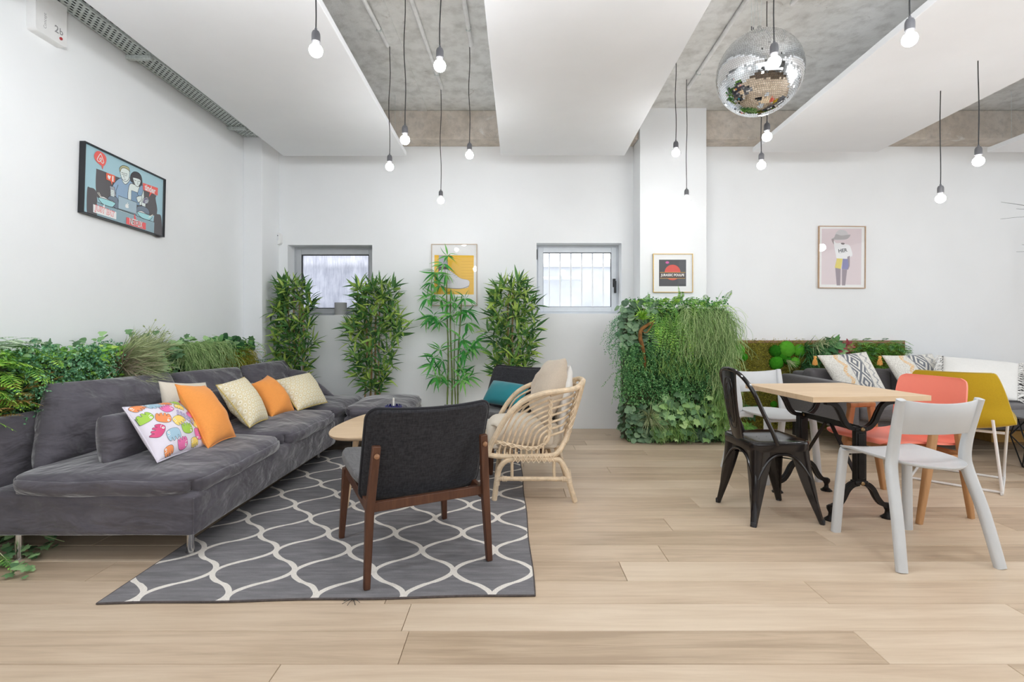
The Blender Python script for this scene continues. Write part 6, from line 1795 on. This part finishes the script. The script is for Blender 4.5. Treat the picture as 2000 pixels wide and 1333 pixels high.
# ---------------------------------------------------------------- moss panel behind the grey sofa
mw = thing('moss_panel', 'low moss and leaf panel on the back wall behind the grey sofa', 'plant wall', (3.17, 5.3, 0))
X0, X1, Z1, YM = 2.28, 4.07, .925, 5.275
MB().b2((X0, YM + .025, 0), (X1, D - .001, Z1)).build('panel_board', M['corten'], mw, True, None)
def bed(a, b):
    x = X0 + .01 + (X1 - X0 - .02) * a; z = .01 + (Z1 - .035) * b; e = min(1, 8 * min(a, 1 - a, b, 1 - b))
    q = Vector((x * 9, z * 9, 3)); return Vector((x, YM + .022 - e * (.016 + .022 * (noise.noise(q) + .6 * noise.noise(q * 3.1) + .4 * noise.noise(q * 8))), z))
mb = MB(); mb.grid(bed, 130, 62); mb.build('moss_bed', M['moss_bed'], mw, True, 180)
def onm(u, v_, lift=0):
    p = W(u, v_, YM); return Vector((p.x, YM - lift, p.z))
mb = MB()
for i in range(2600):
    p = onm(pr_.uniform(1432, 1570), 664 + 190 * pr_.random(), .005)
    if p.z < .02: continue
    tuft(mb, p, 3, .03, .9, .004, (0, -1, .2), .2)
mb.build('moss_tufts', M['moss_gold'], mw, True, 180, kind='stuff')
def hump(u, v_, r_, sd):
    c = onm(u, v_, .012); mb = MB()
    def f(a, b):
        th_, ph_ = a * 2 * math.pi, (b - .5) * math.pi
        d = Vector((math.cos(ph_) * math.cos(th_), math.cos(ph_) * math.sin(th_), math.sin(ph_)))
        k = r_ * (1 + .10 * noise.noise(d * 3 + Vector((sd, 0, 0))) + .09 * noise.noise(d * 14) + .06 * noise.noise(d * 30)); return c + Vector((d.x * k, d.y * k * .6, d.z * k))
    mb.grid(f, 36, 22, closeu=True); mb.build('moss_cushion', M['moss_green'], mw, True, 180)
for i, (u, v_, r_) in enumerate(((1442, 685, .062), (1513, 686, .062), (1535, 683, .085), (1528, 695, .045), (1560, 685, .062), (1515, 709, .072), (1537, 704, .042), (1551, 708, .055), (1452, 698, .04), (1511, 806, .05), (1510, 790, .035))):
    hump(u, v_, r_, i * 3.3)
def rosette(u, v_, n, L, m, kind=OVAL, nm='rosette_leaf', sp=.8):
    c = onm(u, v_, .03)
    lv = [(basis(c, (math.cos(a) * 1.0, -.7 + .3 * math.sin(a * 3), math.sin(a)), (0, -1, .3), L * pr_.uniform(.7, 1.15)), kind, 1, k) for k, a in enumerate([2.399 * i for i in range(n)])]
    place_leaves(mw, lv, m, 60, nm)
rosette(1461, 803, 18, .1, M['dark_leaf']); rosette(1457, 833, 8, .09, M['fern']); rosette(1622, 672, 14, .11, M['dark_leaf']); rosette(1632, 685, 12, .1, M['ivy']); rosette(1610, 678, 12, .1, M['dark_leaf']); rosette(1597, 690, 10, .1, M['dark_leaf'])
rosette(1649, 677, 10, .09, M['plum'], nm='plum_leaf'); rosette(1645, 684, 8, .08, M['plum'], nm='plum_leaf'); rosette(1627, 686, 4, .07, M['plum'], nm='plum_leaf')
mb = MB()
for u, v_ in ((1575, 695), (1590, 690), (1580, 712), (1600, 705), (1570, 680), (1565, 715), (1605, 700)): tuft(mb, onm(u, v_, .02), 50, .16, .9, .009, (.1, -.6, .1), .7)
mb.build('strap_leaves', M['dark_leaf'], mw, True, 180, kind='stuff')
mb = MB(); tuft(mb, onm(1533, 705, .05), 26, .13, .6, .008, (.5, -.6, -.4), .5)
for u, v_ in ((1588, 675), (1600, 668), (1615, 668)): tuft(mb, onm(u, v_, .02), 40, .15, .9, .006, (0, -.6, .1), .8)
mb.build('pale_grass', M['grass'], mw, True, 180, kind='stuff')
mb = MB()
for i in range(170): tuft(mb, onm(pr_.uniform(1662, 1760), pr_.uniform(676, 760), .02), 12, .1, .55, .005, (pr_.uniform(-.6, .6), -.9, .1), .3)
mb.build('green_grass', M['fern'], mw, True, 180, kind='stuff')
for i in range(60):
    p = onm(pr_.uniform(1655, 1762), pr_.uniform(664, 690), pr_.uniform(.0, .04)); frond(p, (pr_.uniform(-.7, .7), -.6, pr_.uniform(-.2, .6)), pr_.uniform(.08, .14), .035, .4, 9).build('fern_frond', M['small_blue' if i % 3 == 0 else 'fern'], mw, True, None)
for i in range(14):
    p = onm(1760, pr_.uniform(672, 720), .02); frond(p, (.9, -.3, pr_.uniform(-.5, .6)), .09, .03, .3, 8).build('fern_frond', M['small'], mw, True, None)

# ---------------------------------------------------------------- thin leaved plant just outside the right edge, tips in view
dp = thing('dracaena', 'thin dark arching leaf tips entering at the right edge of the picture', 'plant', (5.42, 4.95, 0))
MB().lathe([(.001, 0), (.12, 0), (.15, .28), (.14, .28), (.135, .25), (.001, .25)], 28).build('pot', M['white_metal'], dp)
MB().tube(smoothpts([(0, 0, .25), (.02, 0, .9), (-.01, .0, 1.5), (.0, 0, 2.0)], 6), .014, 8).build('trunk', M['branch'], dp)
for (x, y, z), tips in (((0, 0, 2.0), [W(1955, 395, 4.72), W(1985, 408, 4.75), W(1954, 428, 4.7), W(2010, 380, 4.8)]), ((.0, 0, 1.62), [W(1985, 492, 4.75), W(1996, 478, 4.8), W(2004, 500, 4.7)])):
    for k in range(16):
        b = Vector((x, y, z)); a = k * .42 + .3
        if k < len(tips): tip = tips[k] - dp.location
        else: tip = b + Vector((.32 * math.cos(a) + .18, -.2 * abs(math.sin(a)), .12 * math.sin(a * 2)))
        mid = (b + tip) / 2 + Vector((.0, 0, .07)); P = smoothpts([b, mid, tip], 6)
        MB().tube(P, [(.0062 * math.sin(math.pi * (.12 + .86 * i / 12)), .0012) for i in range(13)], 6).build('leaf', M['thin_dark'], dp)

# leaves never pass through the wall or the column they grow against
bpy.context.view_layer.update()
def clear(root, ax, lim, sgn):
    for o in list(root.children_recursive):
        if o.type != 'MESH': continue
        mw_ = o.matrix_world; n = len(o.data.vertices)
        co = np.empty(n * 3); o.data.vertices.foreach_get('co', co); co = co.reshape(-1, 3)
        A4 = np.array(mw_); wc = co @ A4[:3, :3].T + A4[:3, 3]
        ov = (lim - wc[:, ax]) * sgn
        if ov.max() <= 0: continue
        if o.data.users > 1: o.location[ax] += sgn * (ov.max() + .002)
        else:
            wc[:, ax] = np.where(ov > 0, lim + sgn * np.minimum(.006, ov * .1), wc[:, ax])
            inv = np.linalg.inv(A4); co = wc @ inv[:3, :3].T + inv[:3, 3]
            o.data.vertices.foreach_set('co', co.reshape(-1)); o.data.update()
clear(hg_, 0, XL + .001, 1); clear(mw, 1, D - .001, -1); clear(gw, 2, .001, 1); clear(hg_, 2, .001, 1)
for o in list(COL.objects):
    if o.name.startswith('bamboo_plant'): clear(o, 1, D - .002, -1)
